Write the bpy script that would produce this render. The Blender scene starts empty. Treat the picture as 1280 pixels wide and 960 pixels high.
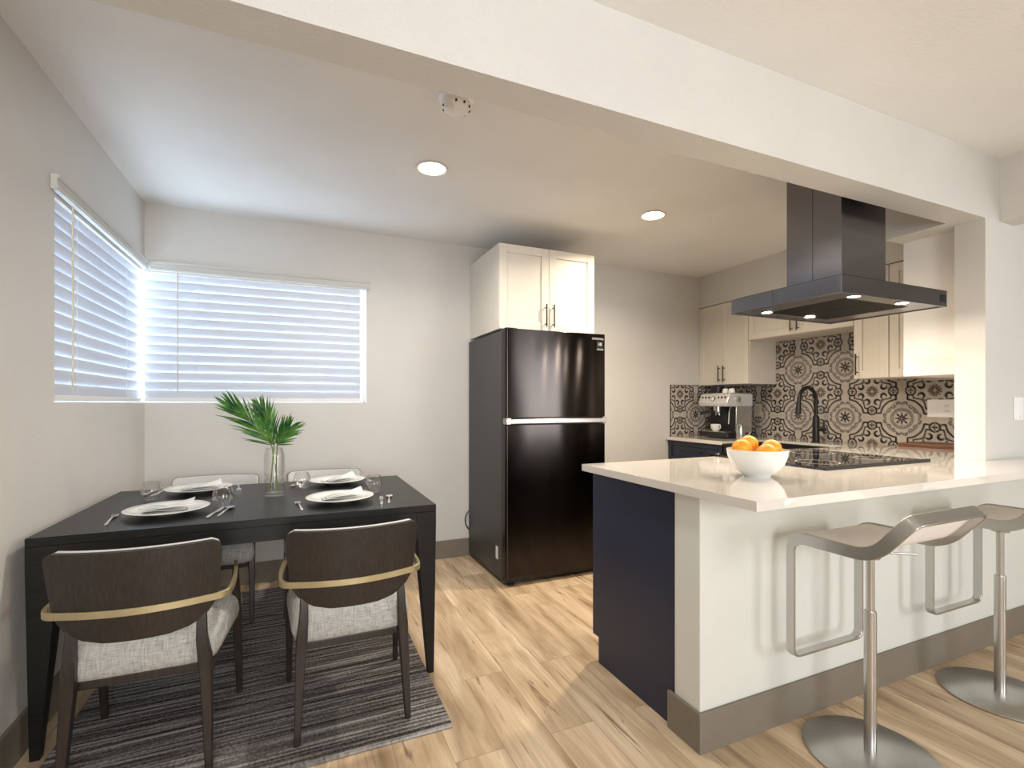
import bpy, bmesh, math, random
import numpy as np
from mathutils import Vector, Matrix

random.seed(7)
C = bpy.context.scene.collection
SC = bpy.context.scene
PI = math.pi
R = math.radians

# ------------------------------------------------------------------ camera, world, lights, exposure
cam_d = bpy.data.cameras.new('camera')
cam = bpy.data.objects.new('camera', cam_d)
C.objects.link(cam)
cam.location = (0, 0, 1.2)
cam.rotation_euler = (R(90), 0, R(-23.6))
cam_d.sensor_width = 36
cam_d.lens = 611 / 1280 * 36
cam_d.shift_y = 24 / 1280
cam_d.clip_start = 0.02
SC.camera = cam

SC.view_settings.view_transform = 'Standard'
SC.view_settings.look = 'None'
SC.view_settings.gamma = 1
SC.view_settings.use_curve_mapping = False
SC.view_settings.exposure = 0.32

world = bpy.data.worlds.new('world')
SC.world = world
world.use_nodes = True
bg = world.node_tree.nodes['Background']
bg.inputs['Color'].default_value = (0.70, 0.84, 1.0, 1)
bg.inputs['Strength'].default_value = 8.0

def area_light(name, loc, target, sx, sy, power, color):
    d = bpy.data.lights.new(name, 'AREA')
    d.shape = 'RECTANGLE'; d.size = sx; d.size_y = sy
    d.energy = power; d.color = color; d.spread = R(125)
    o = bpy.data.objects.new(name, d); C.objects.link(o)
    o.location = loc
    o.rotation_euler = (Vector(target) - Vector(loc)).to_track_quat('-Z', 'Y').to_euler()
    return o
# added area lamps in front of the closed rear wall, standing in for daylight
area_light('added_light_right', (3.6, -2.72, 1.25), (2.2, 1.3, 0.6), 2.2, 1.9, 49, (0.97, 0.99, 1.0))
area_light('added_fill_rear', (0.2, -2.72, 1.45), (0.3, 2.0, 1.5), 1.5, 1.5, 42, (0.98, 0.99, 1.0))

# ------------------------------------------------------------------ materials
def new_mat(name):
    m = bpy.data.materials.new(name); m.use_nodes = True
    return m, m.node_tree, m.node_tree.nodes['Principled BSDF']

def N(nt, typ, **kw):
    n = nt.nodes.new(typ)
    for k, v in kw.items(): setattr(n, k, v)
    return n

def plain(name, col, rough=0.5, metal=0.0, var=0.06, scale=12, bump=0.0, bscale=200, coat=0.0, spec=0.5):
    """principled with a slight noise variation and optional bump"""
    m, nt, b = new_mat(name)
    tc = N(nt, 'ShaderNodeTexCoord')
    nz = N(nt, 'ShaderNodeTexNoise'); nz.inputs['Scale'].default_value = scale; nz.inputs['Detail'].default_value = 3
    nt.links.new(tc.outputs['Object'], nz.inputs['Vector'])
    cr = N(nt, 'ShaderNodeValToRGB')
    cr.color_ramp.elements[0].position = 0.3; cr.color_ramp.elements[1].position = 0.7
    cr.color_ramp.elements[0].color = tuple(c * (1 - var) for c in col) + (1,)
    cr.color_ramp.elements[1].color = tuple(min(1, c * (1 + var)) for c in col) + (1,)
    nt.links.new(nz.outputs['Fac'], cr.inputs['Fac'])
    nt.links.new(cr.outputs['Color'], b.inputs['Base Color'])
    b.inputs['Roughness'].default_value = rough
    b.inputs['Metallic'].default_value = metal
    b.inputs['Coat Weight'].default_value = coat
    b.inputs['Specular IOR Level'].default_value = spec
    if bump:
        n2 = N(nt, 'ShaderNodeTexNoise'); n2.inputs['Scale'].default_value = bscale; n2.inputs['Detail'].default_value = 4
        nt.links.new(tc.outputs['Object'], n2.inputs['Vector'])
        bp = N(nt, 'ShaderNodeBump'); bp.inputs['Strength'].default_value = bump; bp.inputs['Distance'].default_value = 0.004
        nt.links.new(n2.outputs['Fac'], bp.inputs['Height'])
        nt.links.new(bp.outputs['Normal'], b.inputs['Normal'])
    return m

M = {}
M['wall'] = plain('painted_plaster', (0.66, 0.64, 0.605), 0.7, var=0.02, scale=3, bump=0.25, bscale=90)
M['beam'] = plain('beam_plaster', (0.66, 0.64, 0.605), 0.7, var=0.02, scale=4, bump=0.7, bscale=110)
M['ceiling'] = plain('ceiling_plaster', (0.86, 0.85, 0.83), 0.8, var=0.02, scale=3, bump=0.5, bscale=70)
M['pony'] = plain('pony_plaster', (0.69, 0.69, 0.64), 0.65, var=0.02, scale=4, bump=0.3, bscale=100)
M['panel_white'] = plain('panel_white', (0.82, 0.79, 0.75), 0.5, var=0.01)
M['taupe'] = plain('taupe_trim', (0.20, 0.172, 0.135), 0.5, var=0.04)
M['white_paint'] = plain('white_paint', (0.80, 0.78, 0.74), 0.4, var=0.01)
M['valance'] = plain('valance_paint', (0.60, 0.585, 0.55), 0.5, var=0.01)
M['cabinet'] = plain('cabinet_cream', (0.74, 0.69, 0.61), 0.4, var=0.015)
M['navy'] = plain('navy_laminate', (0.020, 0.026, 0.054), 0.45, var=0.08, scale=6)
M['navy_dark'] = plain('navy_body', (0.014, 0.016, 0.028), 0.5)  # darker navy for the cabinet bodies
M['bronze'] = plain('dark_bronze', (0.045, 0.030, 0.026), 0.35, metal=0.6)
M['black'] = plain('matte_black', (0.010, 0.010, 0.011), 0.4)
M['black_plastic'] = plain('black_plastic', (0.014, 0.014, 0.016), 0.35)
M['dark_sink'] = plain('black_composite', (0.010, 0.010, 0.011), 0.5, var=0.2, scale=300)
M['porcelain'] = plain('porcelain', (0.82, 0.81, 0.78), 0.15, var=0.01, coat=0.4)
M['cloth'] = plain('napkin_linen', (0.80, 0.80, 0.78), 0.9, var=0.03, scale=60, bump=0.2, bscale=500)
M['sage'] = plain('sage_linen', (0.52, 0.57, 0.54), 0.9, var=0.05, scale=60)
M['silver'] = plain('polished_silver', (0.80, 0.78, 0.74), 0.18, metal=1.0, var=0.02)
M['table'] = None
M['orange'] = plain('orange_peel', (0.93, 0.39, 0.018), 0.42, var=0.12, scale=5, bump=0.25, bscale=260)
M['gold'] = plain('brushed_brass', (0.50, 0.42, 0.25), 0.38, metal=0.75, var=0.06, scale=30)
M['plastic_white'] = plain('white_plastic', (0.93, 0.93, 0.93), 0.35, var=0.01)
M['plate_beige'] = plain('almond_plastic', (0.62, 0.56, 0.46), 0.35, var=0.02)
M['rubber'] = plain('grey_rubber', (0.05, 0.05, 0.05), 0.7)
M['seat_leather'] = plain('cream_leather', (0.90, 0.85, 0.79), 0.5, var=0.02, scale=8)
M['sticker'] = plain('paper_sticker', (0.85, 0.85, 0.85), 0.6, var=0.01)
M['stem'] = plain('palm_stem', (0.16, 0.22, 0.05), 0.5, var=0.15, scale=20)
M['grey_label'] = plain('grey_print', (0.55, 0.53, 0.52), 0.4)
M['steel'] = plain('stainless', (0.62, 0.62, 0.61), 0.28, metal=1.0, var=0.04, scale=30)
M['espresso_white'] = plain('silver_enamel', (0.70, 0.70, 0.70), 0.3, metal=0.3, var=0.02)

def brushed(name, col, rough, aniso, axis='Z', var=0.08, rot=0.0, stretch=(2, 2, 220)):
    m, nt, b = new_mat(name)
    tc = N(nt, 'ShaderNodeTexCoord')
    mp = N(nt, 'ShaderNodeMapping'); mp.inputs['Scale'].default_value = stretch
    nz = N(nt, 'ShaderNodeTexNoise'); nz.inputs['Scale'].default_value = 3; nz.inputs['Detail'].default_value = 2
    nt.links.new(tc.outputs['Object'], mp.inputs['Vector']); nt.links.new(mp.outputs['Vector'], nz.inputs['Vector'])
    cr = N(nt, 'ShaderNodeValToRGB')
    cr.color_ramp.elements[0].color = tuple(c * (1 - var) for c in col) + (1,)
    cr.color_ramp.elements[1].color = tuple(c * (1 + var) for c in col) + (1,)
    nt.links.new(nz.outputs['Fac'], cr.inputs['Fac']); nt.links.new(cr.outputs['Color'], b.inputs['Base Color'])
    b.inputs['Metallic'].default_value = 1.0
    b.inputs['Roughness'].default_value = rough
    b.inputs['Anisotropic'].default_value = aniso
    b.inputs['Anisotropic Rotation'].default_value = rot
    tg = N(nt, 'ShaderNodeTangent'); tg.direction_type = 'RADIAL'; tg.axis = axis
    nt.links.new(tg.outputs['Tangent'], b.inputs['Tangent'])
    return m
M['black_steel'] = brushed('black_stainless', (0.050, 0.043, 0.041), 0.16, 0.97, rot=0.25)
M['hood_steel'] = brushed('dark_brushed_steel', (0.19, 0.183, 0.195), 0.22, 0.6)
M['nickel'] = brushed('brushed_nickel', (0.56, 0.555, 0.54), 0.30, 0.3)
M['fridge_trim'] = brushed('smoked_steel_trim', (0.42, 0.38, 0.35), 0.25, 0.4)
M['fridge_side'] = plain('charcoal_enamel', (0.050, 0.050, 0.049), 0.45, var=0.05, scale=40)
M['filter'] = plain('filter_black', (0.007, 0.006, 0.0055), 0.6, spec=0.2)

def glass_thin(name, tint=(1, 1, 1), rim=0.35, base=0.05):
    """clear glass wall: see-through face-on, bright and reflective towards the rim"""
    m = bpy.data.materials.new(name); m.use_nodes = True
    nt = m.node_tree; nt.nodes.clear()
    out = N(nt, 'ShaderNodeOutputMaterial')
    tr = N(nt, 'ShaderNodeBsdfTransparent'); tr.inputs['Color'].default_value = tint + (1,)
    gl = N(nt, 'ShaderNodeBsdfGlossy'); gl.inputs['Roughness'].default_value = 0.03
    lw = N(nt, 'ShaderNodeLayerWeight'); lw.inputs['Blend'].default_value = rim
    nz = N(nt, 'ShaderNodeTexNoise'); nz.inputs['Scale'].default_value = 8
    ma = N(nt, 'ShaderNodeMath', operation='MULTIPLY_ADD')
    ma.inputs[1].default_value = 0.70; ma.inputs[2].default_value = base
    nt.links.new(lw.outputs['Facing'], ma.inputs[0])
    mx = N(nt, 'ShaderNodeMixShader')
    nt.links.new(ma.outputs[0], mx.inputs['Fac'])
    nt.links.new(tr.outputs[0], mx.inputs[1]); nt.links.new(gl.outputs[0], mx.inputs[2])
    nt.links.new(mx.outputs[0], out.inputs['Surface'])
    return m
M['glass'] = glass_thin('clear_glass', (0.99, 0.99, 0.99), 0.22, 0.02)
M['pane'] = glass_thin('window_glass', (0.97, 0.99, 1.0), 0.1, 0.02)

def emit(name, col, s):
    m = bpy.data.materials.new(name); m.use_nodes = True
    nt = m.node_tree; nt.nodes.clear()
    out = N(nt, 'ShaderNodeOutputMaterial'); e = N(nt, 'ShaderNodeEmission')
    e.inputs['Color'].default_value = col + (1,); e.inputs['Strength'].default_value = s
    nt.links.new(e.outputs[0], out.inputs['Surface'])
    return m
M['downlight_lens'] = emit('downlight_lens', (1.0, 0.86, 0.68), 14)
M['hood_lens'] = emit('hood_lamp_lens', (1.0, 0.87, 0.68), 45)

def slat_mat():
    m, nt, b = new_mat('blind_slat')
    tc = N(nt, 'ShaderNodeTexCoord')
    nz = N(nt, 'ShaderNodeTexNoise'); nz.inputs['Scale'].default_value = 4
    nt.links.new(tc.outputs['Object'], nz.inputs['Vector'])
    cr = N(nt, 'ShaderNodeValToRGB')
    cr.color_ramp.elements[0].color = (0.64, 0.67, 0.74, 1); cr.color_ramp.elements[1].color = (0.70, 0.73, 0.79, 1)
    nt.links.new(nz.outputs['Fac'], cr.inputs['Fac'])
    nt.links.new(cr.outputs['Color'], b.inputs['Base Color']); b.inputs['Roughness'].default_value = 0.4
    tl = N(nt, 'ShaderNodeBsdfTranslucent'); tl.inputs['Color'].default_value = (0.82, 0.86, 0.95, 1)
    mx = N(nt, 'ShaderNodeMixShader'); mx.inputs['Fac'].default_value = 0.09
    out = nt.nodes['Material Output']
    nt.links.new(b.outputs[0], mx.inputs[1]); nt.links.new(tl.outputs[0], mx.inputs[2]); nt.links.new(mx.outputs[0], out.inputs['Surface'])
    return m
M['slat'] = slat_mat()

def wood_grain(name, c0, c1, scale=(1, 1, 1), rough=0.45, wave=6.0, spec=0.5):
    """fine straight grain: noise stretched along one axis"""
    m, nt, b = new_mat(name)
    tc = N(nt, 'ShaderNodeTexCoord')
    mp = N(nt, 'ShaderNodeMapping'); mp.inputs['Scale'].default_value = scale
    nz = N(nt, 'ShaderNodeTexNoise'); nz.inputs['Scale'].default_value = wave; nz.inputs['Detail'].default_value = 6; nz.inputs['Roughness'].default_value = 0.65
    nt.links.new(tc.outputs['Object'], mp.inputs['Vector']); nt.links.new(mp.outputs['Vector'], nz.inputs['Vector'])
    cr = N(nt, 'ShaderNodeValToRGB')
    cr.color_ramp.elements[0].position = 0.32; cr.color_ramp.elements[1].position = 0.70
    cr.color_ramp.elements[0].color = c0 + (1,); cr.color_ramp.elements[1].color = c1 + (1,)
    nt.links.new(nz.outputs['Fac'], cr.inputs['Fac']); nt.links.new(cr.outputs['Color'], b.inputs['Base Color'])
    b.inputs['Roughness'].default_value = rough
    b.inputs['Specular IOR Level'].default_value = spec
    bp = N(nt, 'ShaderNodeBump'); bp.inputs['Strength'].default_value = 0.08; bp.inputs['Distance'].default_value = 0.002
    nt.links.new(nz.outputs['Fac'], bp.inputs['Height']); nt.links.new(bp.outputs['Normal'], b.inputs['Normal'])
    return m
M['table'] = wood_grain('espresso_veneer', (0.004, 0.0037, 0.0035), (0.012, 0.011, 0.010), (1.2, 30, 30), 0.36, spec=0.30)
M['walnut'] = wood_grain('dark_walnut', (0.013, 0.009, 0.007), (0.036, 0.026, 0.021), (28, 28, 0.7), 0.42)
M['board'] = wood_grain('cutting_board_wood', (0.09, 0.030, 0.012), (0.20, 0.075, 0.030), (12, 1.2, 12), 0.4)

def floor_mat():
    m, nt, b = new_mat('oak_plank_floor')
    tc = N(nt, 'ShaderNodeTexCoord')
    rot = N(nt, 'ShaderNodeMapping'); rot.inputs['Rotation'].default_value = (0, 0, R(90)); rot.inputs['Location'].default_value = (0.35, 0.06, 0)
    nt.links.new(tc.outputs['Object'], rot.inputs['Vector'])
    br = N(nt, 'ShaderNodeTexBrick'); br.offset = 0.37; br.offset_frequency = 2
    br.inputs['Scale'].default_value = 1.0; br.inputs['Brick Width'].default_value = 1.22; br.inputs['Row Height'].default_value = 0.18
    br.inputs['Mortar Size'].default_value = 0.0012; br.inputs['Mortar Smooth'].default_value = 0.3; br.inputs['Bias'].default_value = 0.0
    br.inputs['Color1'].default_value = (0, 0, 0, 1); br.inputs['Color2'].default_value = (1, 1, 1, 1); br.inputs['Mortar'].default_value = (0.4, 0.4, 0.4, 1)
    nt.links.new(rot.outputs['Vector'], br.inputs['Vector'])
    sh = N(nt, 'ShaderNodeVectorMath', operation='MULTIPLY_ADD')      # shift the grain per plank
    sh.inputs[1].default_value = (7.3, 3.1, 0)
    nt.links.new(br.outputs['Color'], sh.inputs[0]); nt.links.new(tc.outputs['Object'], sh.inputs[2])
    def noise(scale, sc, detail, rough, dist=0.0):
        mp = N(nt, 'ShaderNodeMapping'); mp.inputs['Scale'].default_value = scale
        nz = N(nt, 'ShaderNodeTexNoise'); nz.inputs['Scale'].default_value = sc; nz.inputs['Detail'].default_value = detail
        nz.inputs['Roughness'].default_value = rough; nz.inputs['Distortion'].default_value = dist
        nt.links.new(sh.outputs[0], mp.inputs['Vector']); nt.links.new(mp.outputs['Vector'], nz.inputs['Vector'])
        return nz
    big = noise((6, 0.9, 1), 1.5, 4, 0.55, 0.6)
    fine = noise((60, 2.2, 1), 1.5, 5, 0.6, 0.3)
    streak = noise((15, 1.1, 1), 1.7, 4, 0.62, 1.3)
    cr = N(nt, 'ShaderNodeValToRGB'); e = cr.color_ramp.elements
    e[0].position = 0.25; e[0].color = (0.30, 0.19, 0.105, 1); e[1].position = 0.70; e[1].color = (0.84, 0.67, 0.47, 1)
    k = e.new(0.5); k.color = (0.62, 0.46, 0.295, 1)
    nt.links.new(big.outputs['Fac'], cr.inputs['Fac'])
    fr = N(nt, 'ShaderNodeMapRange'); fr.inputs['From Min'].default_value = 0.3; fr.inputs['From Max'].default_value = 0.7
    fr.inputs['To Min'].default_value = 0.86; fr.inputs['To Max'].default_value = 1.10
    nt.links.new(fine.outputs['Fac'], fr.inputs['Value'])
    pr = N(nt, 'ShaderNodeMapRange'); pr.inputs['To Min'].default_value = 0.86; pr.inputs['To Max'].default_value = 1.10
    nt.links.new(br.outputs['Color'], pr.inputs['Value'])
    mu = N(nt, 'ShaderNodeMath', operation='MULTIPLY')
    nt.links.new(fr.outputs[0], mu.inputs[0]); nt.links.new(pr.outputs[0], mu.inputs[1])
    sc1 = N(nt, 'ShaderNodeVectorMath', operation='SCALE')
    nt.links.new(cr.outputs['Color'], sc1.inputs[0]); nt.links.new(mu.outputs[0], sc1.inputs['Scale'])
    # dark knots and cracks
    ck = N(nt, 'ShaderNodeMapRange'); ck.inputs['From Min'].default_value = 0.61; ck.inputs['From Max'].default_value = 0.68
    nt.links.new(streak.outputs['Fac'], ck.inputs['Value'])
    mx = N(nt, 'ShaderNodeMix', data_type='RGBA'); mx.inputs['B'].default_value = (0.16, 0.085, 0.04, 1)
    sk = N(nt, 'ShaderNodeMath', operation='MULTIPLY'); sk.inputs[1].default_value = 0.75
    nt.links.new(ck.outputs[0], sk.inputs[0]); nt.links.new(sk.outputs[0], mx.inputs['Factor'])
    nt.links.new(sc1.outputs[0], mx.inputs['A'])
    m2 = N(nt, 'ShaderNodeMix', data_type='RGBA'); m2.inputs['B'].default_value = (0.18, 0.10, 0.05, 1)
    fk = N(nt, 'ShaderNodeMath', operation='MULTIPLY'); fk.inputs[1].default_value = 0.55
    nt.links.new(br.outputs['Fac'], fk.inputs[0]); nt.links.new(fk.outputs[0], m2.inputs['Factor'])
    nt.links.new(mx.outputs['Result'], m2.inputs['A'])
    nt.links.new(m2.outputs['Result'], b.inputs['Base Color'])
    b.inputs['Roughness'].default_value = 0.38
    bp = N(nt, 'ShaderNodeBump'); bp.inputs['Strength'].default_value = 0.12; bp.inputs['Distance'].default_value = 0.003
    nt.links.new(fine.outputs['Fac'], bp.inputs['Height']); nt.links.new(bp.outputs['Normal'], b.inputs['Normal'])
    return m
M['floor'] = floor_mat()

def rug_mat():
    m, nt, b = new_mat('striped_rug_weave')
    tc = N(nt, 'ShaderNodeTexCoord')
    def noise(scale, sc, det):
        mp = N(nt, 'ShaderNodeMapping'); mp.inputs['Scale'].default_value = scale
        nz = N(nt, 'ShaderNodeTexNoise'); nz.inputs['Scale'].default_value = sc; nz.inputs['Detail'].default_value = det
        nt.links.new(tc.outputs['Object'], mp.inputs['Vector']); nt.links.new(mp.outputs['Vector'], nz.inputs['Vector'])
        return nz
    st = noise((1.2, 34, 1), 1.6, 3)
    st2 = noise((0.8, 85, 1), 1.0, 2)
    dash = noise((110, 60, 1), 1.0, 1)
    cr = N(nt, 'ShaderNodeValToRGB'); e = cr.color_ramp.elements
    e[0].position = 0.39; e[0].color = (0.040, 0.036, 0.036, 1); e[1].position = 0.61; e[1].color = (0.42, 0.405, 0.40, 1)
    k = e.new(0.5); k.color = (0.165, 0.152, 0.148, 1)
    ad = N(nt, 'ShaderNodeMath', operation='ADD'); sb = N(nt, 'ShaderNodeMath', operation='MULTIPLY'); sb.inputs[1].default_value = 0.5
    nt.links.new(st.outputs['Fac'], ad.inputs[0]); nt.links.new(st2.outputs['Fac'], ad.inputs[1]); nt.links.new(ad.outputs[0], sb.inputs[0])
    d2 = N(nt, 'ShaderNodeMapRange'); d2.inputs['To Min'].default_value = -0.09; d2.inputs['To Max'].default_value = 0.09
    nt.links.new(dash.outputs['Fac'], d2.inputs['Value'])
    a2 = N(nt, 'ShaderNodeMath', operation='ADD'); nt.links.new(sb.outputs[0], a2.inputs[0]); nt.links.new(d2.outputs[0], a2.inputs[1])
    nt.links.new(a2.outputs[0], cr.inputs['Fac']); nt.links.new(cr.outputs['Color'], b.inputs['Base Color'])
    b.inputs['Roughness'].default_value = 0.95; b.inputs['Specular IOR Level'].default_value = 0.1
    bp = N(nt, 'ShaderNodeBump'); bp.inputs['Strength'].default_value = 0.5; bp.inputs['Distance'].default_value = 0.004
    nt.links.new(a2.outputs[0], bp.inputs['Height']); nt.links.new(bp.outputs['Normal'], b.inputs['Normal'])
    return m
M['rug'] = rug_mat()

def fabric_mat():
    m, nt, b = new_mat('heather_grey_fabric')
    tc = N(nt, 'ShaderNodeTexCoord')
    def noise(scale, sc):
        mp = N(nt, 'ShaderNodeMapping'); mp.inputs['Scale'].default_value = scale
        nz = N(nt, 'ShaderNodeTexNoise'); nz.inputs['Scale'].default_value = sc; nz.inputs['Detail'].default_value = 3
        nt.links.new(tc.outputs['Object'], mp.inputs['Vector']); nt.links.new(mp.outputs['Vector'], nz.inputs['Vector'])
        return nz
    a = noise((1, 8, 8), 30); c = noise((8, 1, 1), 30)
    ad = N(nt, 'ShaderNodeMath', operation='ADD'); mu = N(nt, 'ShaderNodeMath', operation='MULTIPLY'); mu.inputs[1].default_value = 0.5
    nt.links.new(a.outputs['Fac'], ad.inputs[0]); nt.links.new(c.outputs['Fac'], ad.inputs[1]); nt.links.new(ad.outputs[0], mu.inputs[0])
    cr = N(nt, 'ShaderNodeValToRGB'); cr.color_ramp.elements[0].position = 0.35; cr.color_ramp.elements[1].position = 0.65
    cr.color_ramp.elements[0].color = (0.30, 0.295, 0.275, 1); cr.color_ramp.elements[1].color = (0.56, 0.55, 0.52, 1)
    nt.links.new(mu.outputs[0], cr.inputs['Fac']); nt.links.new(cr.outputs['Color'], b.inputs['Base Color'])
    b.inputs['Roughness'].default_value = 0.95; b.inputs['Specular IOR Level'].default_value = 0.15
    bp = N(nt, 'ShaderNodeBump'); bp.inputs['Strength'].default_value = 0.25; bp.inputs['Distance'].default_value = 0.002
    nt.links.new(mu.outputs[0], bp.inputs['Height']); nt.links.new(bp.outputs['Normal'], b.inputs['Normal'])
    return m
M['fabric'] = fabric_mat()
M['pad'] = plain('pale_upholstery', (0.70, 0.70, 0.69), 0.9, var=0.04, scale=80, bump=0.2, bscale=400)

def quartz_mat():
    m, nt, b = new_mat('cream_quartz')
    tc = N(nt, 'ShaderNodeTexCoord')
    nz = N(nt, 'ShaderNodeTexNoise'); nz.inputs['Scale'].default_value = 420; nz.inputs['Detail'].default_value = 3
    nt.links.new(tc.outputs['Object'], nz.inputs['Vector'])
    cr = N(nt, 'ShaderNodeValToRGB'); cr.color_ramp.elements[0].position = 0.3; cr.color_ramp.elements[1].position = 0.6
    cr.color_ramp.elements[0].color = (0.70, 0.66, 0.60, 1); cr.color_ramp.elements[1].color = (0.77, 0.73, 0.67, 1)
    nt.links.new(nz.outputs['Fac'], cr.inputs['Fac']); nt.links.new(cr.outputs['Color'], b.inputs['Base Color'])
    b.inputs['Roughness'].default_value = 0.06; b.inputs['Coat Weight'].default_value = 0.5; b.inputs['Coat Roughness'].default_value = 0.05
    return m
M['quartz'] = quartz_mat()
M['ceramic_glass'] = plain('black_ceramic_glass', (0.006, 0.006, 0.007), 0.05, var=0.05, coat=0.6)

def leaf_mat():
    m, nt, b = new_mat('palm_leaf')
    tc = N(nt, 'ShaderNodeTexCoord')
    nz = N(nt, 'ShaderNodeTexNoise'); nz.inputs['Scale'].default_value = 22; nz.inputs['Detail'].default_value = 2
    nt.links.new(tc.outputs['Object'], nz.inputs['Vector'])
    cr = N(nt, 'ShaderNodeValToRGB'); cr.color_ramp.elements[0].position = 0.35; cr.color_ramp.elements[1].position = 0.66
    cr.color_ramp.elements[0].color = (0.018, 0.115, 0.028, 1); cr.color_ramp.elements[1].color = (0.17, 0.42, 0.07, 1)
    nt.links.new(nz.outputs['Fac'], cr.inputs['Fac']); nt.links.new(cr.outputs['Color'], b.inputs['Base Color'])
    b.inputs['Roughness'].default_value = 0.38
    tl = N(nt, 'ShaderNodeBsdfTranslucent'); tl.inputs['Color'].default_value = (0.16, 0.42, 0.06, 1)
    mx = N(nt, 'ShaderNodeMixShader'); mx.inputs['Fac'].default_value = 0.25
    nt.links.new(b.outputs[0], mx.inputs[1]); nt.links.new(tl.outputs[0], mx.inputs[2])
    nt.links.new(mx.outputs[0], nt.nodes['Material Output'].inputs['Surface'])
    return m
M['leaf'] = leaf_mat()

def tile_mat():
    m, nt, b = new_mat('patterned_tile_glaze')
    at = N(nt, 'ShaderNodeAttribute'); at.attribute_name = 'pattern'
    nz = N(nt, 'ShaderNodeTexNoise'); nz.inputs['Scale'].default_value = 40
    mr = N(nt, 'ShaderNodeMapRange'); mr.inputs['To Min'].default_value = 0.92; mr.inputs['To Max'].default_value = 1.06
    nt.links.new(nz.outputs['Fac'], mr.inputs['Value'])
    sc = N(nt, 'ShaderNodeVectorMath', operation='SCALE')
    nt.links.new(at.outputs['Color'], sc.inputs[0]); nt.links.new(mr.outputs[0], sc.inputs['Scale'])
    nt.links.new(sc.outputs[0], b.inputs['Base Color'])
    b.inputs['Roughness'].default_value = 0.22
    return m
M['tile'] = tile_mat()

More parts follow.
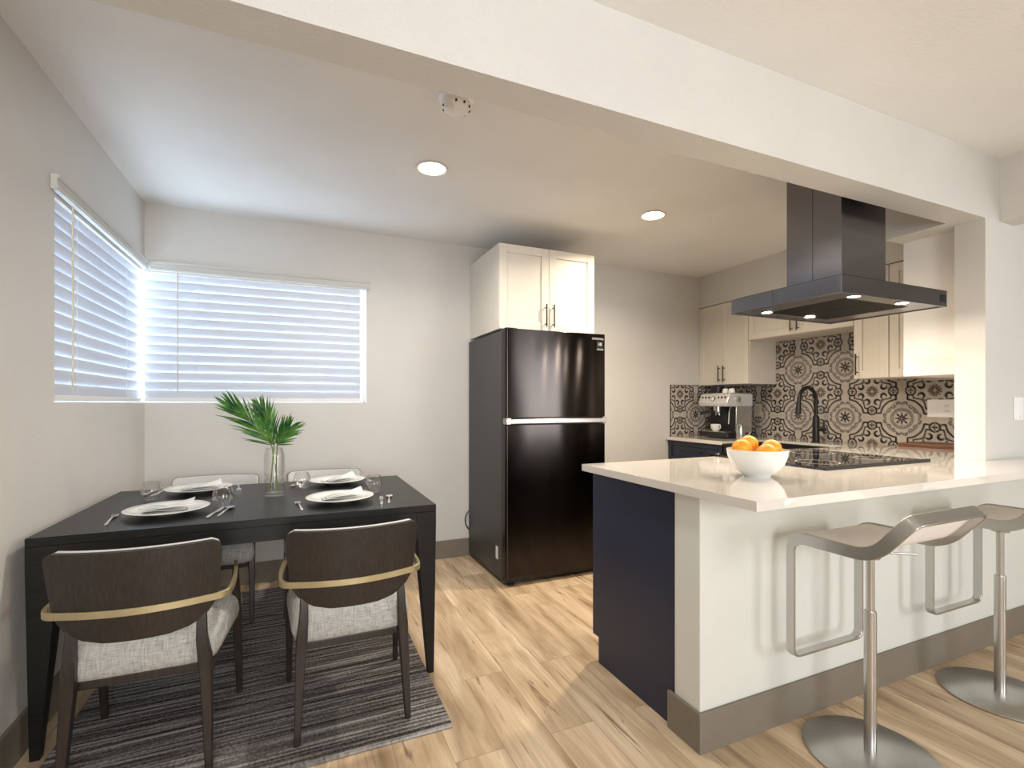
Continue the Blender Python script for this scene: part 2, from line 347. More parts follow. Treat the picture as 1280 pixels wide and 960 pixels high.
# ------------------------------------------------------------------ mesh helpers
class MB:
    def __init__(s): s.bm = bmesh.new()
    def box(s, x0, x1, y0, y1, z0, z1):
        v = [s.bm.verts.new(p) for p in ((x0, y0, z0), (x1, y0, z0), (x1, y1, z0), (x0, y1, z0), (x0, y0, z1), (x1, y0, z1), (x1, y1, z1), (x0, y1, z1))]
        for f in ((3, 2, 1, 0), (4, 5, 6, 7), (0, 1, 5, 4), (1, 2, 6, 5), (2, 3, 7, 6), (3, 0, 4, 7)):
            s.bm.faces.new([v[i] for i in f])
        return s
    def prism(s, poly, axis, a, b):
        """poly in the two other axes (cyclic order), extruded along axis from a to b"""
        def P(u, v, w):
            return {'x': (w, u, v), 'y': (u, w, v), 'z': (u, v, w)}[axis]
        A = [s.bm.verts.new(P(u, v, a)) for u, v in poly]
        B = [s.bm.verts.new(P(u, v, b)) for u, v in poly]
        n = len(poly)
        s.bm.faces.new(A[::-1]); s.bm.faces.new(B)
        for i in range(n):
            s.bm.faces.new((A[i], A[(i + 1) % n], B[(i + 1) % n], B[i]))
        return s
    def loft(s, rings, caps=True, closed=False):
        """rings: equal-length closed vertex loops joined in sequence"""
        vs = [[s.bm.verts.new(p) for p in r] for r in rings]
        n = len(rings[0]); k = len(vs)
        for i in range(k if closed else k - 1):
            a, b = vs[i], vs[(i + 1) % k]
            for j in range(n):
                s.bm.faces.new((a[j], a[(j + 1) % n], b[(j + 1) % n], b[j]))
        if caps and not closed:
            s.bm.faces.new(vs[0][::-1]); s.bm.faces.new(vs[-1])
        return s
    def tube(s, pts, r, n=12, caps=True):
        pts = [Vector(p) for p in pts]
        rs = r if isinstance(r, (list, tuple)) else [r] * len(pts)
        rings = []; up = None
        for i, p in enumerate(pts):
            t = (pts[min(i + 1, len(pts) - 1)] - pts[max(i - 1, 0)]).normalized()
            if up is None:
                up = Vector((0, 0, 1)) if abs(t.z) < 0.9 else Vector((1, 0, 0))
            u = (up - t * up.dot(t)).normalized(); up = u
            w = t.cross(u)
            rings.append([p + (u * math.cos(a) + w * math.sin(a)) * rs[i] for a in [2 * PI * j / n for j in range(n)]])
        return s.loft(rings, caps)
    def lathe(s, prof, c=(0, 0, 0), n=40, axis='z', sx=1, sy=1):
        """prof: list of (radius, height)"""
        vs = []
        for r, h in prof:
            if r < 1e-6:
                vs.append([s.bm.verts.new(s._ax(0, 0, h, c, axis))]); continue
            vs.append([s.bm.verts.new(s._ax(r * sx * math.cos(2 * PI * j / n), r * sy * math.sin(2 * PI * j / n), h, c, axis)) for j in range(n)])
        for a, b in zip(vs, vs[1:]):
            for j in range(n):
                k = (j + 1) % n
                if len(a) == 1 and len(b) == 1: continue
                if len(a) == 1: s.bm.faces.new((a[0], b[k], b[j]))
                elif len(b) == 1: s.bm.faces.new((a[j], a[k], b[0]))
                else: s.bm.faces.new((a[j], a[k], b[k], b[j]))
        return s
    @staticmethod
    def _ax(x, y, h, c, axis):
        p = {'z': (x, y, h), 'y': (x, h, y), 'x': (h, x, y)}[axis]
        return (p[0] + c[0], p[1] + c[1], p[2] + c[2])
    def sheet(s, grid, thick):
        """grid of points [i][j] given thickness along the local normal"""
        ni, nj = len(grid), len(grid[0]); g = [[Vector(p) for p in row] for row in grid]
        def nrm(i, j):
            a = g[min(i + 1, ni - 1)][j] - g[max(i - 1, 0)][j]; b = g[i][min(j + 1, nj - 1)] - g[i][max(j - 1, 0)]
            c = a.cross(b); return c.normalized() if c.length > 1e-9 else Vector((0, 0, 1))
        T = [[s.bm.verts.new(g[i][j] + nrm(i, j) * thick / 2) for j in range(nj)] for i in range(ni)]
        B = [[s.bm.verts.new(g[i][j] - nrm(i, j) * thick / 2) for j in range(nj)] for i in range(ni)]
        for i in range(ni - 1):
            for j in range(nj - 1):
                s.bm.faces.new((T[i][j], T[i + 1][j], T[i + 1][j + 1], T[i][j + 1]))
                s.bm.faces.new((B[i][j], B[i][j + 1], B[i + 1][j + 1], B[i + 1][j]))
        rim = [(i, 0) for i in range(ni)] + [(ni - 1, j) for j in range(1, nj)] + [(i, nj - 1) for i in range(ni - 2, -1, -1)] + [(0, j) for j in range(nj - 2, 0, -1)]
        for (a, b), (c, d) in zip(rim, rim[1:] + rim[:1]):
            s.bm.faces.new((T[a][b], B[a][b], B[c][d], T[c][d]))
        return s
    def build(s, name, mat, parent=None, smooth=True, bevel=0, seg=2, sub=0, angle=40, origin=True):
        bmesh.ops.recalc_face_normals(s.bm, faces=s.bm.faces)
        me = bpy.data.meshes.new(name)
        off = Vector((0, 0, 0))
        if parent is not None:
            off = parent.matrix_basis.translation.copy()
            q = parent.parent
            while q is not None: off += q.matrix_basis.translation; q = q.parent
        elif origin:
            xs = [v.co for v in s.bm.verts]
            lo = [min(c[i] for c in xs) for i in range(3)]; hi = [max(c[i] for c in xs) for i in range(3)]
            off = Vector(((lo[0] + hi[0]) / 2, (lo[1] + hi[1]) / 2, lo[2]))
        for v in s.bm.verts: v.co -= off
        if smooth:
            for f in s.bm.faces: f.smooth = True
            for e in s.bm.edges:
                if len(e.link_faces) == 2 and e.calc_face_angle(0) > R(angle): e.smooth = False
        s.bm.to_mesh(me); s.bm.free()
        o = bpy.data.objects.new(name, me); C.objects.link(o)
        me.materials.append(mat)
        if parent is not None: o.parent = parent
        else: o.location = off
        if bevel:
            b = o.modifiers.new('bevel', 'BEVEL'); b.width = bevel; b.segments = seg; b.limit_method = 'ANGLE'; b.angle_limit = R(35)
            b.harden_normals = False
        if sub:
            q = o.modifiers.new('subd', 'SUBSURF'); q.levels = sub; q.render_levels = sub
        return o

def thing(name, label, cat, loc=(0, 0, 0), group=None):
    o = bpy.data.objects.new(name, None); C.objects.link(o)
    o.empty_display_size = 0.1
    o.location = loc; o['label'] = label; o['category'] = cat
    if group: o['group'] = group
    return o
def tag(o, label, cat, group=None):
    o['label'] = label; o['category'] = cat
    if group: o['group'] = group
    return o
def struct(o):
    o['kind'] = 'structure'; return o
def dup(root, loc, rotz=0, label=None, group=None):
    r = root.copy(); C.objects.link(r); r.location = loc; r.rotation_euler = (0, 0, rotz)
    if label: r['label'] = label
    if group: r['group'] = group
    for ch in list(root.children):
        c = ch.copy(); C.objects.link(c); c.parent = r
        for g in list(ch.children):
            d = g.copy(); C.objects.link(d); d.parent = c
    return r
def arc(c, r, a0, a1, n, plane='yz', w=0):
    out = []
    for i in range(n + 1):
        a = R(a0 + (a1 - a0) * i / n); u, v = c[0] + r * math.cos(a), c[1] + r * math.sin(a)
        out.append({'yz': (w, u, v), 'xz': (u, w, v), 'xy': (u, v, w)}[plane])
    return out
def fillet(pts, rad, n=5):
    """round the inner corners of a polyline"""
    pts = [Vector(p) for p in pts]; out = [pts[0]]
    for i in range(1, len(pts) - 1):
        a, b, c = pts[i - 1], pts[i], pts[i + 1]
        r = rad[i - 1] if isinstance(rad, (list, tuple)) else rad
        d1 = (a - b); d2 = (c - b)
        k = min(r, d1.length * 0.49, d2.length * 0.49)
        p, q = b + d1.normalized() * k, b + d2.normalized() * k
        for j in range(n + 1):
            t = j / n; out.append(p * (1 - t) ** 2 + b * 2 * t * (1 - t) + q * t * t)
    out.append(pts[-1]); return out
def text_mesh(name, body, size, mat, parent, loc, rot):
    cu = bpy.data.curves.new(name, 'FONT'); cu.body = body; cu.size = size; cu.extrude = 0.0004
    cu.align_x = 'CENTER'; cu.align_y = 'CENTER'
    t = bpy.data.objects.new(name + '_curve', cu)
    C.objects.link(t); bpy.context.view_layer.update()
    me = bpy.data.meshes.new_from_object(t.evaluated_get(bpy.context.evaluated_depsgraph_get()))
    C.objects.unlink(t); bpy.data.objects.remove(t)
    o = bpy.data.objects.new(name, me); C.objects.link(o); me.materials.clear(); me.materials.append(mat)
    o.parent = parent; o.location = Vector(loc) - parent.location; o.rotation_euler = rot
    return o

# ------------------------------------------------------------------ the room shell
XL, YB, XR, H = -0.872, 3.68, 3.97, 2.44
YP0, YP1 = 1.281, 1.406            # beam / low wall faces
YREAR, XFAR = -2.8, 5.5
WZ0, WZ1 = 1.203, 2.06             # corner window opening
LWY = 2.462; BWX = 0.452
T = 0.15

struct(MB().box(XL - T, XFAR + T, YREAR - T, YB + T, -0.1, 0).build('floor', M['floor'], smooth=False, origin=False))
struct(MB().box(XL - T, XFAR + T, YREAR - T, YB + T, H, H + 0.1).build('ceiling', M['ceiling'], smooth=False))
# left wall with its half of the corner window
b = MB()
b.box(XL - T, XL, YREAR, LWY, 0, H); b.box(XL - T, XL, LWY, YB, 0, WZ0); b.box(XL - T, XL, LWY, YB, WZ1, H)
struct(b.build('wall_left', M['wall'], smooth=False))
b = MB()
b.box(BWX, XR + T, YB, YB + T, 0, H); b.box(XL - T, BWX, YB, YB + T, 0, WZ0); b.box(XL - T, BWX, YB, YB + T, WZ1, H)
struct(b.build('wall_back', M['wall'], smooth=False))
struct(MB().box(XR, XR + T, YP1, YB, 0, H).build('wall_right', M['wall'], smooth=False))
# living room walls behind the viewer
b = MB().box(XL, XFAR, YREAR - T, YREAR, 0, H)
struct(b.build('wall_rear', M['wall'], smooth=False))
struct(MB().box(XFAR, XFAR + T, YREAR, YP0, 0, H).build('wall_far', M['wall'], smooth=False))
# beam across the room, low wall under the bar, post and partition on the right
struct(MB().box(XL, 3.12, YP0, YP1, 2.12, H).build('beam', M['beam'], smooth=False))
struct(MB().box(3.12, XFAR, YP0, YP1, 0.885, H).build('wall_partition', M['wall'], smooth=False))
struct(MB().box(1.265, XFAR, YP0, YP1, 0, 0.885).build('wall_low', M['pony'], smooth=False, bevel=0.004))
struct(MB().box(3.26, 3.40, YREAR, YP0, 2.12, H).build('header', M['wall'], smooth=False))
struct(MB().box(3.04, XR, YP1, 1.69, 2.12, H).build('soffit', M['wall'], smooth=False))
struct(MB().box(3.20, XR, YP1, 1.68, 1.355, 2.12).build('wall_boxing', M['panel_white'], smooth=False))
struct(MB().box(3.62, XR, 1.69, YB, 2.135, H).build('soffit', M['wall'], smooth=False))

# baseboards
BH, BT = 0.138, 0.013
def base(name, x0, x1, y0, y1):
    return struct(MB().box(x0, x1, y0, y1, 0, BH).build(name, M['taupe'], smooth=False, bevel=0.002))
base('baseboard_left', XL, XL + BT, YREAR, YB)
base('baseboard_back', XL + BT, XR, YB - BT, YB)
base('baseboard_front', 1.265 - BT, XFAR, YP0 - BT, YP0)
base('baseboard_end', 1.265 - BT, 1.265, YP0, 1.43)

# ------------------------------------------------------------------ corner window
def window(name, frame_boxes, pane_box):
    w = bpy.data.objects.new(name, None); C.objects.link(w); w['kind'] = 'structure'
    w.location = ((pane_box[0] + pane_box[1]) / 2, (pane_box[2] + pane_box[3]) / 2, WZ0)
    f = MB()
    for q in frame_boxes: f.box(*q)
    f.build('window_frame', M['white_paint'], w, smooth=False, bevel=0.002)
    MB().box(*pane_box).build('window_pane', M['pane'], w, smooth=False)
    return w
xo, yo = XL - 0.115, YB + 0.115
fw = 0.035
window('window_1', [(xo - .02, xo + .02, LWY, YB + .08, WZ0, WZ0 + fw), (xo - .02, xo + .02, LWY, YB + .08, WZ1 - fw, WZ1),
                    (xo - .02, xo + .02, LWY, LWY + fw, WZ0 + fw, WZ1 - fw), (xo - .019, xo + .019, 3.02, 3.05, WZ0 + fw, WZ1 - fw)],
       (xo - .003, xo + .003, LWY + fw, YB + .08, WZ0 + fw, WZ1 - fw))
window('window_2', [(XL - .08, BWX, yo - .02, yo + .02, WZ0, WZ0 + fw), (XL - .08, BWX, yo - .02, yo + .02, WZ1 - fw, WZ1),
                    (BWX - fw, BWX, yo - .02, yo + .02, WZ0 + fw, WZ1 - fw), (-0.22, -0.19, yo - .019, yo + .019, WZ0 + fw, WZ1 - fw)],
       (XL - .08, BWX - fw, yo - .003, yo + .003, WZ0 + fw, WZ1 - fw))
struct(MB().box(XL - .135, XL - .062, YB + .062, YB + .135, WZ0, WZ1).build('trim_1', M['white_paint'], smooth=False, bevel=0.003))

def blind(label, along, a0, a1, plane, inward, va0, va1, wand_at):
    """along: 'x' or 'y'; plane = wall face coordinate; inward = sign towards the room"""
    t = thing('window_blind', label, 'blind', ((a0 + a1) / 2, plane, WZ1) if along == 'x' else (plane, (a0 + a1) / 2, WZ1))
    def bx(m, lo, hi, d0, d1, z0, z1):
        p, q = sorted((plane + inward * d0, plane + inward * d1))
        m.box(lo, hi, p, q, z0, z1) if along == 'x' else m.box(p, q, lo, hi, z0, z1)
    m = MB(); dc = -0.036; w = 0.0325; tilt = R(73)
    n = 14; pitch = 0.0577
    for i in range(n):
        zc = WZ1 - 0.062 - i * pitch
        prof = []
        for s in (-1, -0.5, 0, 0.5, 1):
            crown = 0.0035 * (1 - s * s)
            d = dc + s * w * math.cos(tilt) + crown * math.sin(tilt); z = zc + s * w * math.sin(tilt) - crown * math.cos(tilt)
            prof.append((plane + inward * d, z))
        ring = prof + [(p + inward * 0.0012, z - 0.0022) for p, z in reversed(prof)]
        if along == 'x': m.loft([[(a0, p, z) for p, z in ring], [(a1, p, z) for p, z in ring]])
        else: m.loft([[(p, a0, z) for p, z in ring], [(p, a1, z) for p, z in ring]])
    m.build('slats', M['slat'], t)
    m = MB(); bx(m, a0, a1, dc - .018, dc + .018, WZ0 + 0.008, WZ0 + 0.030)
    m.build('bottom_rail', M['white_paint'], t, smooth=False, bevel=0.003)
    m = MB(); bx(m, a0, a1, -0.06, -0.012, WZ1 - 0.045, WZ1 - 0.002)
    m.build('headrail', M['white_paint'], t, smooth=False)
    m = MB(); bx(m, va0, va1, 0.0005, 0.022, WZ1 - 0.036, WZ1 + 0.0205); bx(m, va0 - .0015, va1 + .0015, 0.0008, 0.030, WZ1 + 0.006, WZ1 + 0.022); bx(m, va0 - .001, va1 + .001, 0.0006, 0.026, WZ1 - 0.030, WZ1 - 0.022)
    m.build('valance', M['valance'], t, smooth=False, bevel=0.0025)
    m = MB()
    p = plane + inward * 0.004
    top, bot = (WZ1 - 0.036, WZ0 + 0.06)
    q0 = (wand_at, p, top) if along == 'x' else (p, wand_at, top)
    q1 = (wand_at, p, bot) if along == 'x' else (p, wand_at, bot)
    m.tube([q0, q1], 0.0035, 8); m.build('tilt_wand', M['plate_beige'], t)
    for f in (0.22, 0.78):
        a = a0 + (a1 - a0) * f; m = MB()
        for d in (dc - 0.016, dc + 0.016):
            pp = plane + inward * d
            m.tube([(a, pp, WZ1 - .04), (a, pp, WZ0 + .02)] if along == 'x' else [(pp, a, WZ1 - .04), (pp, a, WZ0 + .02)], 0.001, 5)
        m.build('lift_cord', M['white_paint'], t)
    return t
blind('white slatted blind on the left wall window, running towards the corner', 'y', LWY + 0.008, 3.688, XL, 1, LWY - 0.04, 3.645, 2.62)
blind('wide white slatted blind on the back wall window behind the palm fronds', 'x', -0.880, 0.412, YB, -1, -0.838, 0.475, -0.70)

# ------------------------------------------------------------------ ceiling fittings
def downlight(x, y, label, tint, watts):
    t = thing('recessed_downlight', label, 'ceiling light', (x, y, H))
    MB().lathe([(0.074, H), (0.084, H - 0.004), (0.080, H - 0.009), (0.070, H - 0.006), (0.068, H)], (x, y, 0), 48).build('trim_ring', M['white_paint'], t)
    MB().lathe([(0, H - 0.005), (0.069, H - 0.004), (0.069, H), (0, H)], (x, y, 0), 48).build('lens', M['downlight_lens'], t)
    d = bpy.data.lights.new('downlight_lamp', 'AREA'); d.shape = 'DISK'; d.size = 0.13; d.energy = watts; d.color = tint; d.spread = R(150)
    o = bpy.data.objects.new('downlight_lamp', d); C.objects.link(o); o.parent = t; o.location = (0, 0, -0.012)
    return t
downlight(0.645, 2.53, 'lit round recessed downlight over the dining area', (1.0, 0.93, 0.84), 12)
downlight(2.14, 2.58, 'lit round recessed downlight over the kitchen, beyond the fridge cabinet corner', (1.0, 0.84, 0.64), 20)

t = thing('smoke_detector', 'white round smoke alarm with strobe on the ceiling beside the beam', 'smoke alarm', (0.585, 1.90, H))
MB().lathe([(0.070, H), (0.072, H - 0.012), (0.066, H - 0.022), (0.058, H - 0.028), (0, H - 0.028)], (0.585, 1.90, 0), 40).build('mounting_base', M['plastic_white'], t)
MB().lathe([(0.055, H - 0.027), (0.056, H - 0.045), (0.046, H - 0.058), (0.030, H - 0.063), (0, H - 0.064)], (0.585, 1.90, 0), 40).build('sensor_dome', M['plastic_white'], t)
m = MB()
for k in range(10):
    a = 2 * PI * k / 10
    cx, cy = 0.585 + 0.0535 * math.cos(a), 1.90 + 0.0535 * math.sin(a)
    MB().box(cx - .004, cx + .004, cy - .004, cy + .004, H - 0.051, H - 0.043).build('vent_slot', M['rubber'], t, smooth=False)
MB().lathe([(0.020, H - 0.030), (0.019, H - 0.074), (0.012, H - 0.080), (0, H - 0.081)], (0.548, 1.878, 0), 24).build('strobe_lens', M['plastic_white'], t)

# ------------------------------------------------------------------ shaker cabinet helper
def shaker_door(parent, face, at, u0, u1, z0, z1, out, hinge_mat, rail=0.057, name='door', th=0.019):
    """door slab with a recessed centre panel. face 'y': u is x, front plane y=at, out=-1 faces -y; face 'x': u is y, faces -x"""
    m = MB()
    def bx(a, b, c, d, d0, d1):
        p, q = sorted((at + out * d0, at + out * d1))
        m.box(a, b, p, q, c, d) if face == 'y' else m.box(p, q, a, b, c, d)
    bx(u0, u0 + rail, z0, z1, 0, th); bx(u1 - rail, u1, z0, z1, 0, th)
    bx(u0 + rail, u1 - rail, z0, z0 + rail, 0, th); bx(u0 + rail, u1 - rail, z1 - rail, z1, 0, th)
    bx(u0 + rail, u1 - rail, z0 + rail, z1 - rail, 0, th - 0.009)
    return m.build(name, hinge_mat, parent, smooth=False, bevel=0.0012, seg=1)
def bar_pull(parent, p0, p1, out, mat, r=0.005, stand=0.026):
    """bar handle between p0 and p1 standing off along out"""
    p0, p1, o = Vector(p0), Vector(p1), Vector(out)
    d = (p1 - p0)
    m = MB(); m.tube([p0 + o * stand, p1 + o * stand], r, 10)
    for f in (0.14, 0.86):
        q = p0 + d * f; m.tube([q, q + o * stand], r * 0.8, 8)
    return m.build('handle', mat, parent)

# cabinet over the refrigerator
t = thing('fridge_cabinet', 'white two-door shaker cabinet mounted above the refrigerator', 'cabinet', (1.625, 3.37, 1.705))
fx0, fx1, fy = 1.245, 2.005, 3.066
MB().box(fx0, fx1, fy + .019, YB, 1.705, 2.290).build('body', M['cabinet'], t, smooth=False, bevel=0.0015)
mid = (fx0 + fx1) / 2
for k, (u0, u1) in enumerate(((fx0 + .002, mid - .0015), (mid + .0015, fx1 - .002))):
    d = shaker_door(t, 'y', fy + .019, u0, u1, 1.708, 2.288, -1, M['cabinet'])
    hx = mid - 0.03 if k == 0 else mid + 0.03
    bar_pull(d, (hx, fy, 1.735), (hx, fy, 1.895), (0, -1, 0), M['bronze'])

# ------------------------------------------------------------------ refrigerator
t = thing('refrigerator', 'tall black stainless top-freezer refrigerator standing against the back wall', 'refrigerator', (1.61, 3.28, 0))
rx0, rx1, ry = 1.228, 1.996, 2.91
MB().box(rx0, rx1, ry + .075, 3.655, 0.028, 1.680).build('cabinet_body', M['fridge_side'], t, smooth=False, bevel=0.004)
MB().box(rx0 + .006, rx1 - .006, ry + .062, ry + .076, 0.045, 1.675).build('door_gasket', M['rubber'], t, smooth=False)
def fridge_door(z0, z1, name):
    n = 6; poly = []
    r = 0.016
    poly += [(rx0, ry + .063)]
    poly += [(rx0 + r - r * math.cos(R(90 * i / n)), ry + r - r * math.sin(R(90 * i / n))) for i in range(n + 1)]
    poly += [(rx1 - r + r * math.sin(R(90 * i / n)), ry + r - r * math.cos(R(90 * i / n))) for i in range(n + 1)]
    poly += [(rx1, ry + .063)]
    return MB().prism(poly, 'z', z0, z1).build(name, M['black_steel'], t, smooth=True, bevel=0.002, angle=50)
up_door = fridge_door(1.106, 1.687, 'freezer_door')
lo_door = fridge_door(0.060, 1.058, 'fridge_door')
# recessed grip strip between the doors
hd = MB().box(rx0 + .002, rx1 - .002, ry + .004, ry + .06, 1.060, 1.068).box(rx0 + .002, rx1 - .002, ry + .03, ry + .06, 1.066, 1.106)
hd.build('grip_recess', M['rubber'], t, smooth=False)
MB().box(rx0 + .03, rx1 - .025, ry - .012, ry + .016, 1.064, 1.098).build('handle_bar', M['fridge_trim'], t, bevel=0.005, seg=3)
for a, c in ((rx0, rx0 + .036), (rx1 - .03, rx1)):
    MB().box(a, c, ry - .010, ry + .05, 1.060, 1.104).build('handle_cap', M['fridge_trim'], t, bevel=0.004)
MB().box(rx0 + .01, rx1 - .01, ry + .045, ry + .09, 0.018, 0.058).build('kick_grille', M['black_plastic'], t, smooth=False)
for x, y in ((rx0 + .055, ry + .05), (rx1 - .055, ry + .05), (rx0 + .05, 3.60), (rx1 - .05, 3.60)):
    MB().lathe([(0, 0), (0.022, 0), (0.022, 0.012), (0.012, 0.016), (0.012, 0.03), (0, 0.03)], (x, y, 0), 20).build('leveling_foot', M['black_plastic'], t)
MB().box(rx0 - .001, rx0 + .002, ry + .135, ry + .175, 0.150, 0.235).build('sticker', M['sticker'], t, smooth=False)
MB().box(rx0 + .01, rx0 + .09, ry + .02, ry + .10, 1.676, 1.695).build('hinge_cover', M['black_plastic'], t, bevel=0.004)
text_mesh('brand_lettering', 'SAMSUNG', 0.021, M['grey_label'], t, (rx1 - .066, ry - .0006, 1.652), (R(90), 0, 0))
bd = MB().box(rx1 - .075, rx1 - .025, ry - .0012, ry + .001, 1.592, 1.636).build('warranty_badge', M['black'], t, smooth=False)
text_mesh('badge_number', '10', 0.028, M['sticker'], t, (rx1 - .050, ry - .0016, 1.614), (R(90), 0, 0))
MB().box(rx1 - .075, rx1 - .020, ry - .0008, ry + .001, 1.574, 1.577).box(rx1 - .075, rx1 - .020, ry - .0008, ry + .001, 1.582, 1.584).build('badge_caption', M['grey_label'], t, smooth=False)
cord = [(rx0 + .03, 3.668, 0.36), (rx0 + .004, 3.668, 0.352), (rx0 - .022, 3.667, 0.32), (rx0 - .028, 3.667, 0.275), (rx0 - .018, 3.667, 0.235), (rx0 + .006, 3.668, 0.205), (rx0 + .03, 3.668, 0.20)]
MB().tube(fillet(cord, 0.02), 0.0045, 8).build('power_cord', M['black_plastic'], t)

# ------------------------------------------------------------------ peninsula: cabinets, range, worktop
ZC = 0.915
def base_cab(label, x0, x1, end):
    t = thing('base_cabinet', label, 'cabinet', ((x0 + x1) / 2, 1.68, 0))
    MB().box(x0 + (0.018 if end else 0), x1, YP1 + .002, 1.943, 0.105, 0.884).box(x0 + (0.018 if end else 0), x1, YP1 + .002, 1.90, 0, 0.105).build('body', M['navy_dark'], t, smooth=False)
    if end:   # finished end panel with the toe-kick notch
        MB().prism([(YP1 + .002, 0), (1.912, 0), (1.912, 0.118), (1.958, 0.118), (1.958, 0.884), (YP1 + .002, 0.884)], 'x', x0, x0 + .018).build('end_panel', M['navy'], t, smooth=False, bevel=0.001, seg=1)
    n = max(1, round((x1 - x0) / 0.4)); w = (x1 - x0 - .004) / n
    for k in range(n):
        u0 = x0 + .002 + k * w
        d = shaker_door(t, 'y', 1.946, u0 + .0015, u0 + w - .0015, 0.125, 0.70, 1, M['navy'])
        hx = u0 + (w - .04 if k == 0 else .04)
        bar_pull(d, (hx, 1.965, 0.53), (hx, 1.965, 0.67), (0, 1, 0), M['black'])
        dr = shaker_door(t, 'y', 1.946, u0 + .0015, u0 + w - .0015, 0.705, 0.872, 1, M['navy'], rail=0.04, name='drawer')
        bar_pull(dr, (u0 + w / 2 - .07, 1.965, 0.79), (u0 + w / 2 + .07, 1.965, 0.79), (0, 1, 0), M['black'])
    return t
base_cab('navy peninsula cabinet with a plain dark blue end panel', 1.272, 2.038, True)
base_cab('navy peninsula cabinet between the range and the patterned tile wall', 2.807, 3.19, False)

t = thing('range', 'black glass-top range set into the peninsula under the hood', 'stove', (2.42, 1.70, 0))
qx0, qx1, qy0, qy1 = 2.045, 2.80, 1.42, 1.99
MB().box(qx0, qx1, qy0 + .01, qy1 - .03, 0.03, 0.905).build('body', M['fridge_side'], t, smooth=False)
MB().box(qx0 - .006, qx1 + .006, 1.365, qy1 + .03, 0.9155, 0.926).build('cooktop', M['ceramic_glass'], t, smooth=False, bevel=0.003)
MB().box(qx0 - .008, qx1 + .008, 1.358, 1.366, 0.9155, 0.931).build('rear_trim', M['black_plastic'], t, smooth=False, bevel=0.003)
for cx, cy, r in ((2.22, 1.52, .09), (2.62, 1.52, .075), (2.22, 1.83, .075), (2.62, 1.83, .105)):
    m = MB(); m.lathe([(r, 0.9261), (r, 0.9263), (r - .003, 0.9263), (r - .003, 0.9261)], (cx, cy, 0), 48); m.build('burner_ring', M['grey_label'], t)
d = MB().box(qx0 + .005, qx1 - .005, qy1 - .03, qy1 + .012, 0.20, 0.80).build('oven_door', M['black_steel'], t, smooth=False, bevel=0.004)
bar_pull(d, (qx0 + .06, qy1 + .012, 0.75), (qx1 - .06, qy1 + .012, 0.75), (0, 1, 0), M['steel'], 0.009, 0.04)
MB().box(qx0 + .005, qx1 - .005, qy1 - .03, qy1 + .025, 0.81, 0.914).build('control_panel', M['black_steel'], t, smooth=False, bevel=0.006)
MB().box(qx0 + .005, qx1 - .005, qy1 - .03, qy1 + .01, 0.04, 0.19).build('storage_drawer', M['black_steel'], t, smooth=False, bevel=0.004)
for k in range(5):
    x = qx0 + .12 + k * 0.129
    MB().lathe([(0.021, 0), (0.019, 0.022), (0, 0.023)], (x, qy1 + .025, 0.865), 20, axis='y').build('knob', M['steel'], t)

b = MB()
b.box(1.215, 4.6, 1.013, YP0 - .001, ZC - .03, ZC)                # overhang in front of the post
b.box(1.215, 3.119, YP0 - .001, 1.42, ZC - .03, ZC)
b.box(1.215, 2.044, 1.42, 1.965, ZC - .03, ZC)
b.box(2.801, 3.965, 1.42, 1.965, ZC - .03, ZC)
bmesh.ops.remove_doubles(b.bm, verts=b.bm.verts, dist=1e-5)
tag(b.build('peninsula_countertop', M['quartz'], smooth=False), 'long pale quartz worktop overhanging the white bar wall', 'countertop')

# fruit bowl
t = thing('fruit_bowl', 'round white bowl of oranges on the bar worktop', 'bowl', (1.652, 1.375, ZC))
BS = 0.95
pr = [(0, .004), (0.044, .004), (0.046, 0), (0.052, 0), (0.054, .006), (0.078, .022), (0.100, .048), (0.113, .078), (0.118, .103),
      (0.1155, .105), (0.110, .079), (0.096, .051), (0.074, .027), (0.048, .014), (0, .012)]
MB().lathe([(r * BS, h + ZC) for r, h in pr], (1.652, 1.375, 0), 64).build('bowl', M['porcelain'], t)
orp = [(-.0548, .0238, .108), (.0560, -.0192, .106), (0.0159, .0540, .119), (-.0100, -.0520, .094)]
ol = ['orange at the left rim of the white bowl', 'orange at the right rim of the white bowl', 'topmost orange, at the back of the pile in the bowl',
      'low orange at the front of the bowl, just above its rim']
for (dx, dy, dz), lb in zip(orp, ol):
    s = 0.0370
    o = thing('orange', lb, 'orange', (1.652 + dx, 1.375 + dy, ZC + dz), 'oranges in the white bowl')
    prof = [(0, -s * .95)] + [(s * math.sin(PI * k / 16), -s * .95 * math.cos(PI * k / 16)) for k in range(1, 16)] + [(0.002, s * .92), (0, s * .90)]
    q = MB().lathe(prof, (0, 0, 0), 32); 
    for v in q.bm.verts: v.co += o.location
    q.build('fruit', M['orange'], o)
    q = MB().lathe([(0, s * .90), (.004, s * .90), (.003, s * .945), (0, s * .95)], (0, 0, 0), 10)
    for v in q.bm.verts: v.co += o.location
    q.build('stem_button', M['stem'], o)
    o.rotation_euler = (random.uniform(-.5, .5), random.uniform(-.5, .5), random.uniform(0, 6))

